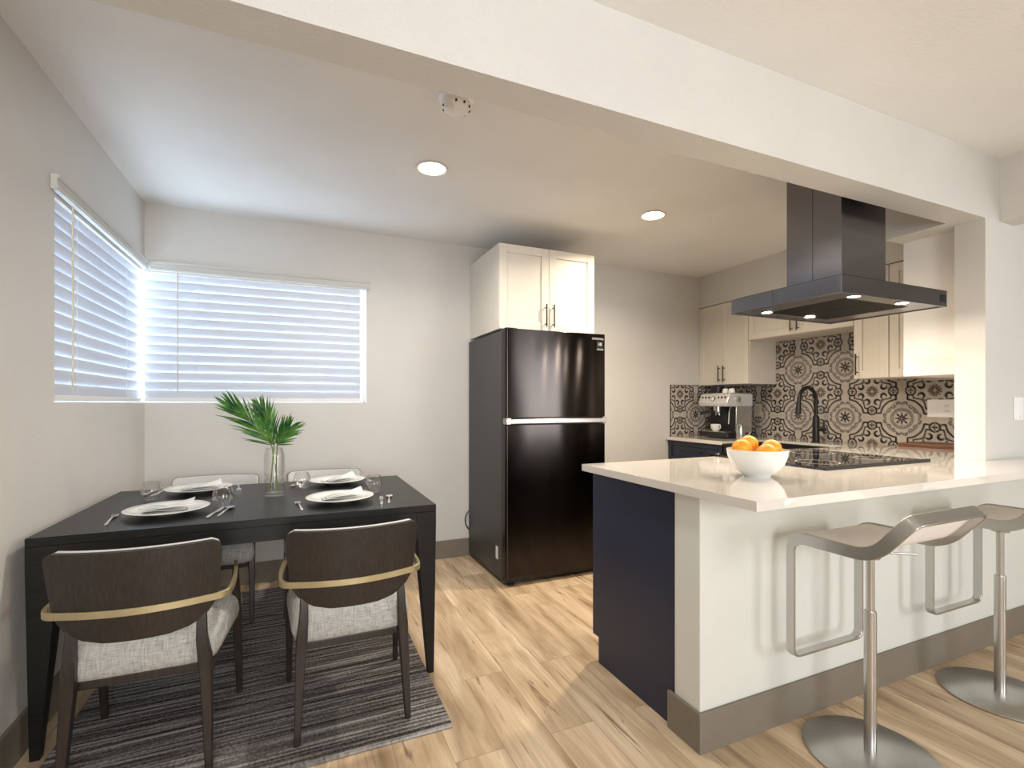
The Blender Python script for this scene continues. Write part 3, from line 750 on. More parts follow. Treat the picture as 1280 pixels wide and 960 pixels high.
# ------------------------------------------------------------------ range hood
hx0, hx1, hy0, hy1, hz0, hz1 = 2.095, 2.888, 1.33, 1.903, 1.668, 1.746
t = thing('range_hood', 'dark stainless island range hood hanging above the cooktop', 'range hood', (2.49, 1.617, hz0))
b = MB(); w = 0.012
b.box(hx0, hx1, hy0, hy0 + w, hz0, hz1); b.box(hx0, hx1, hy1 - w, hy1, hz0, hz1)
b.box(hx0, hx0 + w, hy0 + w, hy1 - w, hz0, hz1); b.box(hx1 - w, hx1, hy0 + w, hy1 - w, hz0, hz1)
b.box(hx0, hx1, hy0, hy1, hz1 - .004, hz1)
b.box(hx0 + w, hx0 + .15, hy0 + w, hy1 - w, hz0 + .004, hz0 + .012)      # lamp strips underneath
b.box(hx1 - .15, hx1 - w, hy0 + w, hy1 - w, hz0 + .004, hz0 + .012)
b.box(hx0 + .15, hx1 - .15, hy0 + w, hy0 + .085, hz0 + .004, hz0 + .012); b.box(hx0 + .15, hx1 - .15, hy1 - .085, hy1 - w, hz0 + .004, hz0 + .012)
b.build('canopy', M['hood_steel'], t, smooth=False, bevel=0.0015, seg=1)
for a, c in ((hx0 + .15, 2.4895), (2.4935, hx1 - .15)):
    f = MB().box(a, c, hy0 + .085, hy1 - .085, hz0 + .006, hz0 + .014); f.build('filter', M['filter'], t, smooth=False)
kx0, kx1, ky0, ky1 = 2.325, 2.663, 1.476, 1.757
b = MB().box(kx0, kx1, ky0, ky1, hz1, H)
b.build('chimney', M['hood_steel'], t, smooth=False, bevel=0.0015, seg=1)
MB().box(kx0 - .0008, kx0 + .002, 1.6155, 1.6175, hz1, H).build('panel_seam', M['black'], t, smooth=False)
MB().box(hx0 - .0008, hx0 + .002, 1.656, 1.658, hz0, hz1).build('panel_seam', M['black'], t, smooth=False)
m = MB()
for k in range(4): m.box(hx1 - .06 + k * .013, hx1 - .052 + k * .013, hy0 - .0015, hy0 + .002, hz0 + .020, hz0 + .058)
m.build('control_button', M['black_plastic'], t, smooth=False)
for lx, ly in ((2.245, 1.372), (2.600, 1.372), (2.228, 1.795), (2.560, 1.795)):
    MB().lathe([(0.030, hz0 + .004), (0.030, hz0 + .001), (0.024, hz0 + .001), (0.024, hz0 + .004)], (lx, ly, 0), 24).build('lamp_bezel', M['steel'], t)
    MB().lathe([(0, hz0 + .0025), (0.0235, hz0 + .0025), (0.0235, hz0 + .006), (0, hz0 + .006)], (lx, ly, 0), 24).build('lamp', M['hood_lens'], t)
    d = bpy.data.lights.new('hood_lamp', 'AREA'); d.shape = 'DISK'; d.size = 0.046; d.energy = 3.8; d.color = (1.0, 0.87, 0.70)
    o = bpy.data.objects.new('hood_lamp', d); C.objects.link(o); o.parent = t; o.location = (lx - 2.49, ly - 1.617, 0.0)

# ------------------------------------------------------------------ kitchen run on the right wall
XU = 3.62; ZR = 0.885
def wall_cab(label, y0, y1, z0, z1, doors, handle):
    t = thing('wall_cabinet', label, 'cabinet', ((XU + XR) / 2, (y0 + y1) / 2, z0))
    MB().box(XU + .019, XR - .001, y0, y1, z0, z1).build('body', M['cabinet'], t, smooth=False, bevel=0.001, seg=1)
    w = (y1 - y0 - .002) / doors
    for k in range(doors):
        u0 = y0 + .001 + k * w
        d = shaker_door(t, 'x', XU + .019, u0 + .0015, u0 + w - .0015, z0 + .002, z1 - .002, -1, M['cabinet'], rail=0.055)
        if handle == 'mid': hy = u0 + (w - .028 if k == 0 else .028)
        else: hy = u0 + w - 0.028
        if handle: bar_pull(d, (XU, hy, z0 + .025), (XU, hy, z0 + (.175 if z1 - z0 > .5 else .155)), (-1, 0, 0), M['bronze'])
    return t
wall_cab('tall cream two-door wall cabinet in the back corner above the espresso machine', 3.103, 3.679, 1.372, 2.13, 2, 'mid')
wall_cab('short cream two-door wall cabinet above the sink and faucet', 2.216, 3.102, 1.752, 2.13, 2, 'mid')
wall_cab('cream single-door wall cabinet right of the sink, beneath the hood edge', 1.988, 2.215, 1.372, 2.13, 1, 'left')
wall_cab('narrow cream wall cabinet beside the white boxing panel', 1.692, 1.987, 1.372, 2.13, 1, None)

def run_cab(label, y0, y1, drawer_only=False):
    t = thing('base_cabinet', label, 'cabinet', ((3.22 + XR) / 2, (y0 + y1) / 2, 0))
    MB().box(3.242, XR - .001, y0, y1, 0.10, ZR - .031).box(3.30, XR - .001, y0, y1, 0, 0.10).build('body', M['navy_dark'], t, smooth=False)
    d = shaker_door(t, 'x', 3.242, y0 + .002, y1 - .002, 0.11, 0.66, -1, M['navy'])
    bar_pull(d, (3.223, y0 + .05, 0.48), (3.223, y0 + .05, 0.62), (-1, 0, 0), M['black'])
    d = shaker_door(t, 'x', 3.242, y0 + .002, y1 - .002, 0.665, ZR - .035, -1, M['navy'], rail=0.04, name='drawer')
    bar_pull(d, (3.223, (y0 + y1) / 2 - .12, 0.765), (3.223, (y0 + y1) / 2 + .12, 0.765), (-1, 0, 0), M['black'], 0.008, 0.032)
    return t
run_cab('dark navy base cabinet with a bar pull drawer below the espresso machine', 3.012, 3.665)
SY0, SY1 = 2.29, 2.995
t = thing('sink', 'black apron-front sink below the arched faucet', 'sink', (3.47, (SY0 + SY1) / 2, 0.64))
b = MB(); sx0, sx1 = 3.195, 3.699; zb, zt = 0.64, ZR - .018; w = 0.018
b.box(sx0, sx1, SY0, SY1, zb, zb + w); b.box(sx0, sx0 + .03, SY0, SY1, zb, zt); b.box(sx1 - w, sx1, SY0, SY1, zb, zt)
b.box(sx0, sx1, SY0, SY0 + w, zb, zt); b.box(sx0, sx1, SY1 - w, SY1, zb, zt)
b.build('basin', M['dark_sink'], t, smooth=False, bevel=0.003)
MB().lathe([(0.045, zb + w), (0.043, zb + w + .004), (0.03, zb + w + .002), (0, zb + w + .001)], (3.46, (SY0 + SY1) / 2, 0), 24).build('drain', M['steel'], t)
t = thing('base_cabinet', 'dark navy sink base cabinet under the black apron sink', 'cabinet', (3.6, (SY0 + SY1) / 2, 0))
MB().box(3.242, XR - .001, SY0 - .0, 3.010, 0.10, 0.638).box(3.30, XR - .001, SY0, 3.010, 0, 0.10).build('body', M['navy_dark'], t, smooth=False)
for u0, u1 in ((SY0 + .002, 2.648), (2.652, 3.008)):
    d = shaker_door(t, 'x', 3.242, u0, u1, 0.11, 0.634, -1, M['navy'])
    bar_pull(d, (3.223, u1 - .04 if u0 < 2.5 else u0 + .04, 0.46), (3.223, u1 - .04 if u0 < 2.5 else u0 + .04, 0.60), (-1, 0, 0), M['black'])
b = MB()
b.box(3.20, 3.965, SY1 + .0, 3.676, ZR - .03, ZR); b.box(3.70, 3.965, SY0, SY1, ZR - .03, ZR); b.box(3.20, 3.965, 1.967, SY0, ZR - .03, ZR)
bmesh.ops.remove_doubles(b.bm, verts=b.bm.verts, dist=1e-5)
tag(b.build('kitchen_countertop', M['quartz'], smooth=False), 'pale quartz worktop along the patterned tile wall, holding the espresso machine', 'countertop')

t = thing('faucet', 'matte black gooseneck faucet arching over the sink', 'faucet', (3.83, 2.635, ZR))
fx, fyy = 3.83, 2.635
MB().lathe([(0, ZR), (0.032, ZR), (0.032, ZR + .008), (0.026, ZR + .012), (0.024, ZR + .20), (0.018, ZR + .215), (0, ZR + .215)], (fx, fyy, 0), 28).build('base', M['black'], t)
path = [(fx, fyy, ZR + .20), (fx, fyy, 1.225)] + [(fx - .10 + .10 * math.cos(R(a)), fyy, 1.225 + .10 * math.sin(R(a))) for a in range(10, 171, 10)] + [(fx - .20, fyy, 1.225), (fx - .203, fyy, 1.195)]
MB().tube(path, 0.0145, 16).build('spout', M['black'], t)
MB().tube([(fx - .203, fyy, 1.20), (fx - .207, fyy, 1.16), (fx - .210, fyy, 1.115)], [0.017, 0.020, 0.021], 18).build('spray_head', M['black'], t)
MB().tube([(fx, fyy - .02, ZR + .105), (fx, fyy - .075, ZR + .105)], 0.016, 16).tube([(fx, fyy - .066, ZR + .105), (fx - .01, fyy - .07, ZR + .16)], [.008, .006], 10).build('lever', M['black'], t)

t = thing('cutting_board', 'brown wooden cutting board lying flat against the patterned tile', 'cutting board', (3.80, 2.02, ZC))
bo = MB().prism([(3.70, 1.60), (3.955, 1.60), (3.955, 1.958), (3.66, 1.958)], 'z', ZC + .0005, ZC + .022)
bo.build('slab', M['board'], t, smooth=False, bevel=0.003)

# ------------------------------------------------------------------ patterned tile backsplash (one mesh per wall face, pattern as tile glaze colours)
PER = 0.397
def seg_d(px, py, pts):
    d = np.full(px.shape, 9.0)
    for (ax, ay), (bx, by) in zip(pts, pts[1:]):
        vx, vy = bx - ax, by - ay; L = vx * vx + vy * vy + 1e-12
        t_ = np.clip(((px - ax) * vx + (py - ay) * vy) / L, 0, 1)
        d = np.minimum(d, np.hypot(px - ax - t_ * vx, py - ay - t_ * vy))
    return d
def arcp(cx, cy, r, a0, a1, n=14):
    return [(cx + r * math.cos(R(a0 + (a1 - a0) * i / n)), cy + r * math.sin(R(a0 + (a1 - a0) * i / n))) for i in range(n + 1)]
def pattern(u, v):
    """u, v in periods; medallion centred on the integers. returns rgb"""
    a = np.abs(u - np.round(u)); b_ = np.abs(v - np.round(v))
    lo, hi = np.minimum(a, b_), np.maximum(a, b_)           # mirrored into one octant: hi >= lo
    white = np.array([0.52, 0.47, 0.42]); black = np.array([0.014, 0.011, 0.012]); grey = np.array([0.13, 0.115, 0.105]); tan = np.array([0.13, 0.10, 0.075])
    col = np.broadcast_to(white, u.shape + (3,)).copy()
    def put(mask, c): col[mask] = c
    r = np.hypot(a, b_)
    # medallion: eight-spoke flower, grey rings, curl wreath
    put((r < 0.118) & (r > 0.014) & ((lo < 0.012) | (np.abs(hi - lo) / 1.414 < 0.013)), black)
    put((np.hypot(hi - 0.055, lo) < 0.020) | (np.hypot(hi - 0.068, lo - 0.068) < 0.019), black)
    put((r > 0.138) & (r < 0.190), grey * 1.1)
    put((r > 0.152) & (r < 0.157) | (r > 0.170) & (r < 0.176), white)
    for k in range(2):
        ang = R(11.25 + 22.5 * k)
        cx, cy = 0.268 * math.cos(ang), 0.268 * math.sin(ang)
        d = np.abs(np.hypot(hi - cx, lo - cy) - 0.036)
        side = (hi - cx) * math.cos(ang) + (lo - cy) * math.sin(ang)
        put((d < 0.0105) & ((side > -0.014) if k == 0 else (side < 0.016)), grey * 0.5)
        put(np.hypot(hi - cx * 1.02, lo - cy * 1.02) < 0.014, grey * 0.5)
    # heavy outline round the medallion, linking the small crosses
    W = 0.0155
    put(seg_d(hi, lo, [(0.43, 0.092), (0.345, 0.090), (0.335, 0.145), (0.312, 0.205), (0.272, 0.254), (0.262, 0.262)]) < W, black)
    # ring with a cross between medallions
    dc = np.hypot(hi - 0.5, lo - 0.138)
    put(np.abs(dc - 0.076) < W, black)
    put((dc < 0.048) & ((np.abs(hi - 0.5) < 0.012) | (np.abs(lo - 0.138) < 0.012)), black)
    put((np.hypot(np.abs(hi - 0.5) - .032, lo - 0.138) < 0.017) | (np.hypot(hi - 0.5, np.abs(lo - 0.138) - .032) < 0.017), black)
    # second line and fat C-scrolls
    put(seg_d(hi, lo, [(0.430, 0.176), (0.372, 0.180), (0.345, 0.300), (0.325, 0.322)]) < 0.0125, black)
    put(np.hypot(hi - 0.330, lo - 0.328) < 0.026, grey * 0.8)
    th = np.degrees(np.arctan2(lo - 0.298, hi - 0.408)) % 360
    th = np.where(th > 180, th - 360, th)                   # -180..180, scroll runs 160 -> -100
    rr = np.hypot(hi - 0.408, lo - 0.298)
    fat = np.clip((160 - th) / 260, 0, 1)
    put((np.abs(rr - 0.046) < 0.009 + 0.013 * np.sin(fat * PI)) & (th < 160) & (th > -100), black)
    # leaf flower at the tile corner
    p, q = 0.5 - hi, 0.5 - lo
    for ang in (45, 78):
        ca, sa = math.cos(R(ang)), math.sin(R(ang))
        uu = p * ca + q * sa; ww = -p * sa + q * ca
        put((((uu - 0.068) / 0.046) ** 2 + (ww / 0.015) ** 2) < 1, tan)
    put(seg_d(p, q, [(0.02, 0.02), (0.035, 0.09)]) < 0.006, tan)
    # tile joints
    put((np.abs(a - 0.5) < 0.003) | (np.abs(b_ - 0.5) < 0.003) | (a < 0.003) & (r > 0.1) | (b_ < 0.003) & (r > 0.1), np.array([0.34, 0.31, 0.28]))
    return col
def tile_panel(name, parent, u0, u1, z0, z1, to3d, uoff):
    """u along the wall; fine grid carrying the glaze colours"""
    step = PER / 76
    nu, nz = max(2, int((u1 - u0) / step)), max(2, int((z1 - z0) / step))
    us = np.linspace(u0, u1, nu + 1); zs = np.linspace(z0, z1, nz + 1)
    U, Zg = np.meshgrid(us, zs, indexing='ij')
    acc = np.zeros(U.shape + (3,))
    for du, dz in ((-.25, -.25), (.25, -.25), (-.25, .25), (.25, .25)):
        acc += pattern((U + du * step - uoff) / PER, (Zg + dz * step - 1.09) / PER)
    acc /= 4
    pts = np.array([to3d(u_, z_) for u_, z_ in zip(U.ravel(), Zg.ravel())])
    org = np.array(parent.location); pts = pts - org
    idx = np.arange((nu + 1) * (nz + 1)).reshape(nu + 1, nz + 1)
    f = np.stack([idx[:-1, :-1], idx[1:, :-1], idx[1:, 1:], idx[:-1, 1:]], -1).reshape(-1, 4)
    me = bpy.data.meshes.new(name); me.from_pydata(pts.tolist(), [], f.tolist())
    at = me.color_attributes.new('pattern', 'FLOAT_COLOR', 'POINT')
    at.data.foreach_set('color', np.concatenate([acc.reshape(-1, 3), np.ones((acc.shape[0] * acc.shape[1], 1))], 1).astype(np.float32).ravel())
    me.materials.append(M['tile']); me.update()
    o = bpy.data.objects.new(name, me); C.objects.link(o); o.parent = parent
    so = o.modifiers.new('thickness', 'SOLIDIFY'); so.thickness = 0.004; so.offset = 0
    return o
t = thing('tile_backsplash', 'black and cream patterned tile backsplash behind the sink and espresso machine', 'backsplash', (XR, 2.6, ZR))
t['kind'] = 'thing'
YM = 2.093
xt = XR - 0.003
tile_panel('tile_field', t, 1.966, 3.674, ZR + .001, 1.3715, lambda u_, z_: (xt, u_, z_), YM)
tile_panel('tile_field', t, 1.41, 1.966, ZC + .001, 1.3545, lambda u_, z_: (xt, u_, z_), YM)
tile_panel('tile_field', t, 2.217, 3.102, 1.3715, 1.7515, lambda u_, z_: (xt, u_, z_), YM)
xw = YM + 4 * PER - YB + XR    # unfold the pattern round the corner
tile_panel('tile_return', t, 3.262, XR - .006, ZR + .001, 1.3715, lambda u_, z_: (u_, YB - 0.003, z_), XR - (YM + 4 * PER - YB) * -1)
MB().box(3.256, 3.262, YB - .008, YB - .0005, ZR, 1.374).box(3.256, XU - .001, YB - .008, YB - .0005, 1.3715, 1.376).build('edge_trim', M['bronze'], t, smooth=False)

def outlet(name, label, cat, parent_axis, c, wide, mat, sockets):
    """wall plate with device cut-ins. parent_axis 'x' faces -x, 'y' faces -y"""
    t = thing(name, label, cat, c)
    def bx(m, u0, u1, z0, z1, d0, d1):
        if parent_axis == 'x': m.box(c[0] - d1, c[0] - d0, c[1] + u0, c[1] + u1, c[2] + z0, c[2] + z1)
        else: m.box(c[0] + u0, c[0] + u1, c[1] - d1, c[1] - d0, c[2] + z0, c[2] + z1)
        return m
    bx(MB(), -wide / 2, wide / 2, -.060, .060, 0.0, .006).build('wall_plate', mat, t, smooth=False, bevel=0.002)
    for u, kind in sockets:
        if kind == 'rocker':
            bx(MB(), u - .017, u + .017, -.034, .034, .005, .0085).build('rocker', mat, t, smooth=False, bevel=0.001)
        elif kind == 'dimmer':
            bx(MB(), u - .020, u + .020, -.036, .036, .005, .008).build('dimmer_paddle', mat, t, smooth=False, bevel=0.001)
            bx(MB(), u + .006, u + .014, -.05, -.042, .005, .010).build('dimmer_slider', M['porcelain'], t, smooth=False, bevel=0.001)
        else:
            bx(MB(), u - .017, u + .017, -.034, .034, .005, .0075).build('receptacle', mat, t, smooth=False, bevel=0.001)
            for dz in (-.018, .018):
                m = MB()
                bx(m, u - .008, u - .005, dz - .005, dz + .005, .0070, .0079); bx(m, u + .005, u + .008, dz - .005, dz + .005, .0070, .0079)
                m.build('slot', M['rubber'], t, smooth=False)
    return t
outlet('wall_outlet', 'almond wall outlet on the tile between espresso machine and faucet', 'outlet', 'x', (XR - .0055, 3.29, 1.135), 0.075, M['plate_beige'], [(0, 'socket')])
outlet('wall_outlet', 'wide outlet and switch plate on the tile at the right end', 'outlet', 'x', (XR - .0055, 1.86, 1.165), 0.150, M['plastic_white'], [(-.035, 'socket'), (.035, 'rocker')])
outlet('light_switch', 'pale dimmer switch on the wall right of the white post', 'light switch', 'y', (3.44, YP0, 1.172), 0.095, M['plastic_white'], [(0, 'dimmer')])

# ------------------------------------------------------------------ espresso machine on the kitchen worktop
t = thing('espresso_machine', 'silver and black espresso machine on the worktop in the back corner', 'coffee machine', (3.66, 3.34, ZR))
ex, ey0, ey1, ez = 3.46, 3.185, 3.515, ZR
MB().box(ex + .00, ex + .27, ey0, ey1, ez + .008, ez + .055).build('drip_base', M['black_plastic'], t, bevel=0.008)
MB().box(ex + .01, ex + .13, ey0 + .03, ey1 - .03, ez + .054, ez + .060).build('drip_grate', M['steel'], t, smooth=False)
MB().box(ex + .14, ex + .30, ey0 + .004, ey1 - .004, ez + .055, ez + .32).build('body', M['black_plastic'], t, bevel=0.006)
MB().box(ex + .11, ex + .30, ey0, ey0 + .012, ez + .05, ez + .30).build('side_panel', M['steel'], t, bevel=0.004)
MB().prism([(ex + .0, ez + .285), (ex + .31, ez + .285), (ex + .31, ez + .40), (ex + .03, ez + .40), (ex - .01, ez + .32)], 'y', ey0 - .004, ey1 + .004).build('head', M['espresso_white'], t, bevel=0.01, seg=3)
MB().box(ex + .05, ex + .29, ey0 + .02, ey1 - .02, ez + .398, ez + .408).build('cup_tray', M['steel'], t, bevel=0.003)
m = MB()
def hpt(y, z):   # point on the sloping control face
    f = (z - (ez + .32)) / .08
    return (ex - .01 + .04 * f - .004, y, z)
for k in range(3):
    for s in (1, -1):
        p = hpt((ey0 + ey1) / 2 + s * (.055 + .038 * k), ez + .368); q = (p[0] + .010, p[1], p[2] - .004)
        m.tube([p, q], 0.010, 12)
m.build('button', M['black_plastic'], t)
p = hpt((ey0 + ey1) / 2, ez + .355)
MB().tube([(p[0] - .004, p[1], p[2]), (p[0] + .012, p[1], p[2] - .004)], 0.024, 24).build('gauge_ring', M['black_plastic'], t)
MB().tube([(p[0] - .005, p[1], p[2]), (p[0] + .010, p[1], p[2] - .004)], 0.019, 24).build('gauge_face', M['porcelain'], t)
MB().lathe([(0.024, 0), (0.022, -.022), (0, -.023)], (ex + .12, ey0 - .004, ez + .35), 20, axis='y').build('steam_dial', M['steel'], t)
MB().lathe([(0.036, ez + .245), (0.036, ez + .288), (0, ez + .288)], (ex + .07, 3.36, 0), 24).lathe([(0, ez + .228), (0.032, ez + .228), (0.034, ez + .248), (0, ez + .248)], (ex + .07, 3.36, 0), 24).build('group_head', M['steel'], t)
MB().tube([(ex + .05, 3.36, ez + .238), (ex - .03, 3.40, ez + .232), (ex - .075, 3.425, ez + .222)], [.010, .013, .015], 12).build('portafilter_handle', M['black_plastic'], t)
MB().tube([(ex + .07, 3.375, ez + .23), (ex + .07, 3.38, ez + .205)], .008, 10).tube([(ex + .07, 3.345, ez + .23), (ex + .07, 3.34, ez + .205)], .008, 10).build('spout', M['steel'], t)
MB().tube(fillet([(ex + .09, 3.225, ez + .29), (ex + .06, 3.218, ez + .25), (ex + .045, 3.212, ez + .13)], .03), .005, 10).build('steam_wand', M['steel'], t)
MB().lathe([(0.055, ez + .405), (0.06, ez + .43), (0.062, ez + .465), (0.05, ez + .478), (0, ez + .48)], (ex + .15, 3.44, 0), 28).build('bean_hopper', M['black_plastic'], t)

def cup(name, label, cat, x, y, z, r, h, handle, group=None):
    o = thing(name, label, cat, (x, y, z), group)
    prof = [(0, 0), (r * .55, 0), (r * .62, h * .06), (r * .88, h * .4), (r, h), (r * .93, h), (r * .80, h * .4), (r * .5, h * .12), (0, h * .10)]
    MB().lathe([(a, c + z) for a, c in prof], (x, y, 0), 32).build('cup_body', M['porcelain'], o)
    if handle:
        pts = [(x + r * .80 * math.cos(handle) , y + r * .80 * math.sin(handle), z + h * .85)]
        for f, g in ((1.35, .88), (1.62, .62), (1.35, .32), (.86, .28)):
            pts.append((x + r * f * math.cos(handle), y + r * f * math.sin(handle), z + h * g))
        MB().tube(fillet(pts, r * .3), r * .09, 8).build('handle', M['porcelain'], o)
    return o
cup('coffee_cup', 'white coffee cup on the drip tray of the espresso machine', 'cup', ex + .06, 3.375, ez + .0605, .046, .062, R(-100))
for lb, y in (('upturned white espresso cup on top of the machine, nearer the window wall', 3.315), ('upturned white espresso cup on top of the machine, nearer the faucet', 3.245)):
    o = thing('espresso_cup', lb, 'cup', (ex + .12, y, ez + .4085), 'espresso cups warming on the machine')
    MB().lathe([(a, c + ez + .4085) for a, c in ((.030, 0), (.029, .012), (.024, .034), (.018, .040), (0, .040), (0, .036), (.02, .03), (.026, .012), (.027, 0))], (ex + .12, y, 0), 28).build('cup_body', M['porcelain'], o)
o = thing('milk_jug', 'steel milk frothing jug standing right of the espresso machine', 'jug', (3.55, 3.125, ZR))
MB().lathe([(0, ZR), (.036, ZR), (.040, ZR + .02), (.037, ZR + .07), (.033, ZR + .10), (.036, ZR + .125), (.034, ZR + .125), (.031, ZR + .10), (.035, ZR + .02), (0, ZR + .01)], (3.55, 3.125, 0), 28).build('jug_body', M['steel'], o)
MB().tube(fillet([(3.585, 3.10, ZR + .11), (3.62, 3.08, ZR + .10), (3.62, 3.08, ZR + .05), (3.583, 3.102, ZR + .03)], .02), .004, 8).build('handle', M['steel'], o)

# ------------------------------------------------------------------ rug and dining table
RT = 0.011
tag(MB().box(-0.775, 0.524, 1.745, 3.50, 0.0006, RT).build('area_rug', M['rug'], smooth=False, bevel=0.003), 'dark brown and grey striped rug under the dining table', 'rug')

TX0, TX1, TY0, TY1, TZ = -0.832, 0.562, 2.130, 3.082, 0.75
t = thing('dining_table', 'long black-stained dining table with tapered legs on the striped rug', 'table', ((TX0 + TX1) / 2, (TY0 + TY1) / 2, 0))
MB().box(TX0, TX1, TY0, TY1, TZ - .030, TZ).build('tabletop', M['table'], t, smooth=False, bevel=0.0015, seg=1)
b = MB(); a = 0.045
b.box(TX0 + .088, TX1 - .088, TY0, TY0 + .03, TZ - .088, TZ - .030); b.box(TX0 + .088, TX1 - .088, TY1 - .03, TY1, TZ - .088, TZ - .030)
b.box(TX0, TX0 + .03, TY0 + .088, TY1 - .088, TZ - .088, TZ - .030); b.box(TX1 - .03, TX1, TY0 + .088, TY1 - .088, TZ - .088, TZ - .030)
b.build('apron', M['table'], t, smooth=False)
for sx, x in ((1, TX0), (-1, TX1)):
    for sy, y in ((1, TY0), (-1, TY1)):
        def ring(w, z, inset=0.0): return [(x + sx * inset, y + sy * inset, z), (x + sx * w, y + sy * inset, z), (x + sx * w, y + sy * w, z), (x + sx * inset, y + sy * w, z)]
        MB().loft([ring(.036, 0.0005, .008), ring(.088, TZ - .088, 0), ring(.088, TZ - .030, 0)]).build('leg', M['table'], t, smooth=False, bevel=0.0015, seg=1)

# ------------------------------------------------------------------ dining chairs
def make_chair(label):
    t = thing('dining_chair', label, 'chair', (0, 0, 0), 'dining chairs round the table')
    # upholstered seat: rounded trapezoid, crowned
    def outline(inset, n=7):
        pts = [(-.205 + inset, -.195 + inset), (.205 - inset, -.195 + inset), (.238 - inset, .255 - inset), (-.238 + inset, .255 - inset)]
        out = []
        for i in range(4):
            p, a, c = Vector(pts[i]), Vector(pts[i - 1]), Vector(pts[(i + 1) % 4])
            r = 0.06; q0 = p + (a - p).normalized() * r; q1 = p + (c - p).normalized() * r
            for k in range(n):
                s = k / (n - 1); out.append(q0 * (1 - s) ** 2 + p * 2 * s * (1 - s) + q1 * s * s)
        return out
    rings = []
    for inset, z in ((.030, .326), (.006, .338), (-.002, .368), (0, .405), (.010, .428), (.030, .442), (.07, .450), (.12, .453)):
        o = outline(inset); rings.append([(p.x, p.y, z + (0.006 if z > .34 else 0) * 0) for p in o])
    MB().loft(rings).build('seat', M['fabric'], t, angle=60)
    b = MB()
    b.box(-.180, .180, -.168, -.145,   .300, .327); b.box(-.195, .195, .185, .212,   .300, .327)
    b.prism([(-.195, -.17), (-.170, -.17), (-.180, .20), (-.205, .20)], 'z',   .300, .327); b.prism([(.195, -.17), (.170, -.17), (.180, .20), (.205, .20)], 'z',   .300, .327)
    b.build('seat_frame', M['walnut'], t, smooth=False, bevel=0.003)
    # curved plywood back
    def back_pt(x, z, d=0.0):
        tilt = (z - .46) * 0.16
        return (x, -.232 - tilt + 1.05 * x * x + d, z)
    zs = [0.462, 0.475, 0.49, 0.51, 0.54, 0.58, 0.63, 0.68, 0.72, 0.738, 0.747]
    hw = [0.085, 0.135, 0.163, 0.186, 0.205, 0.214, 0.219, 0.224, 0.2265, 0.222, 0.205]
    nx = 16
    def sheet(d, th, name, mat, shrink=0.0, z_from=0):
        m = MB(); g = []
        for z, h in zip(zs[z_from:], hw[z_from:]):
            g.append([back_pt((h - shrink) * (2 * j / nx - 1), z, d) for j in range(nx + 1)])
        m.sheet(g, th); return m.build(name, mat, t, angle=50)
    sheet(0.0, 0.013, 'backrest', M['walnut'])
    pad = sheet(0.0165, 0.019, 'back_pad', M['pad'], 0.004)
    pad['label'] = 'pale upholstered inner pad'
    # brass band wrapping behind the back and running forward as arms
    ctr = []
    for x in (-.222, -.17, -.11, -.05, 0, .05, .11, .17, .222):
        p = back_pt(x, .556, -.0105); ctr.append(Vector((x, p[1], .556)))
    e = ctr[-1]
    armR = [Vector((.243, e.y + .028, .558)), Vector((.246, -.10, .562)), Vector((.240, -.01, .566)), Vector((.226, .100, .568))]
    armL = [Vector((-p.x, p.y, p.z)) for p in reversed(armR)]
    path = armL + ctr + armR
    sm = []
    for i in range(len(path) - 1):
        p0, p1, p2, p3 = path[max(i - 1, 0)], path[i], path[i + 1], path[min(i + 2, len(path) - 1)]
        for k in range(4):
            s = k / 4; sm.append(0.5 * ((2 * p1) + (p2 - p0) * s + (2 * p0 - 5 * p1 + 4 * p2 - p3) * s * s + (3 * p1 - p0 - 3 * p2 + p3) * s ** 3))
    sm.append(path[-1])
    rings = []
    for i, p in enumerate(sm):
        tg = (sm[min(i + 1, len(sm) - 1)] - sm[max(i - 1, 0)]).normalized(); n = Vector((tg.y, -tg.x, 0)).normalized()
        wz = 0.0115; wn = 0.0035 if abs(p.x) < .2 and p.y < -.15 else 0.006
        rings.append([p + n * wn + Vector((0, 0, wz)), p - n * wn + Vector((0, 0, wz)), p - n * wn - Vector((0, 0, wz)), p + n * wn - Vector((0, 0, wz))])
    am = MB().loft(rings).build('armrest_band', M['gold'], t, angle=45, bevel=0.002)
    am['label'] = 'brushed brass band forming both arms'
    def leg(pts, sizes):
        rings = []
        for (x, y, z), (wx, wy) in zip(pts, sizes):
            rings.append([(x - wx, y - wy, z), (x + wx, y - wy, z), (x + wx, y + wy, z), (x - wx, y + wy, z)])
        MB().loft(rings).build('leg', M['walnut'], t, smooth=True, bevel=0.003, angle=30)
    for s in (-1, 1):
        leg([(s * .192, -.222, 0), (s * .180, -.196, .30), (s * .176, -.198, .36), (s * .170, -.212, .43), (s * .168, -.202, .52)],
            [(.0105, .0115), (.017, .018), (.0185, .020), (.015, .015), (.013, .008)])
        leg([(s * .224, .222, 0), (s * .221, .188, .28), (s * .221, .172, .36), (s * .2235, .125, .50), (s * .2245, .100, .558)],
            [(.0095, .0105), (.015, .017), (.015, .018), (.011, .015), (.0095, .014)])
    return t
chair = make_chair('dark walnut dining chair nearest the left wall, its back to the viewer')
chair.location = (-0.452, 2.078, RT + .0004); chair.rotation_euler = (0, 0, R(-1.5))
dup(chair, (0.187, 2.075, RT + .0004), R(0), 'dark walnut dining chair nearest the bar, its back to the viewer')
dup(chair, (-0.455, 3.215, RT + .0004), R(180), 'dining chair on the far side of the table below the left half of the blind')
dup(chair, (0.160, 3.225, RT + .0004), R(180), 'dining chair on the far side of the table, just right of the vase')

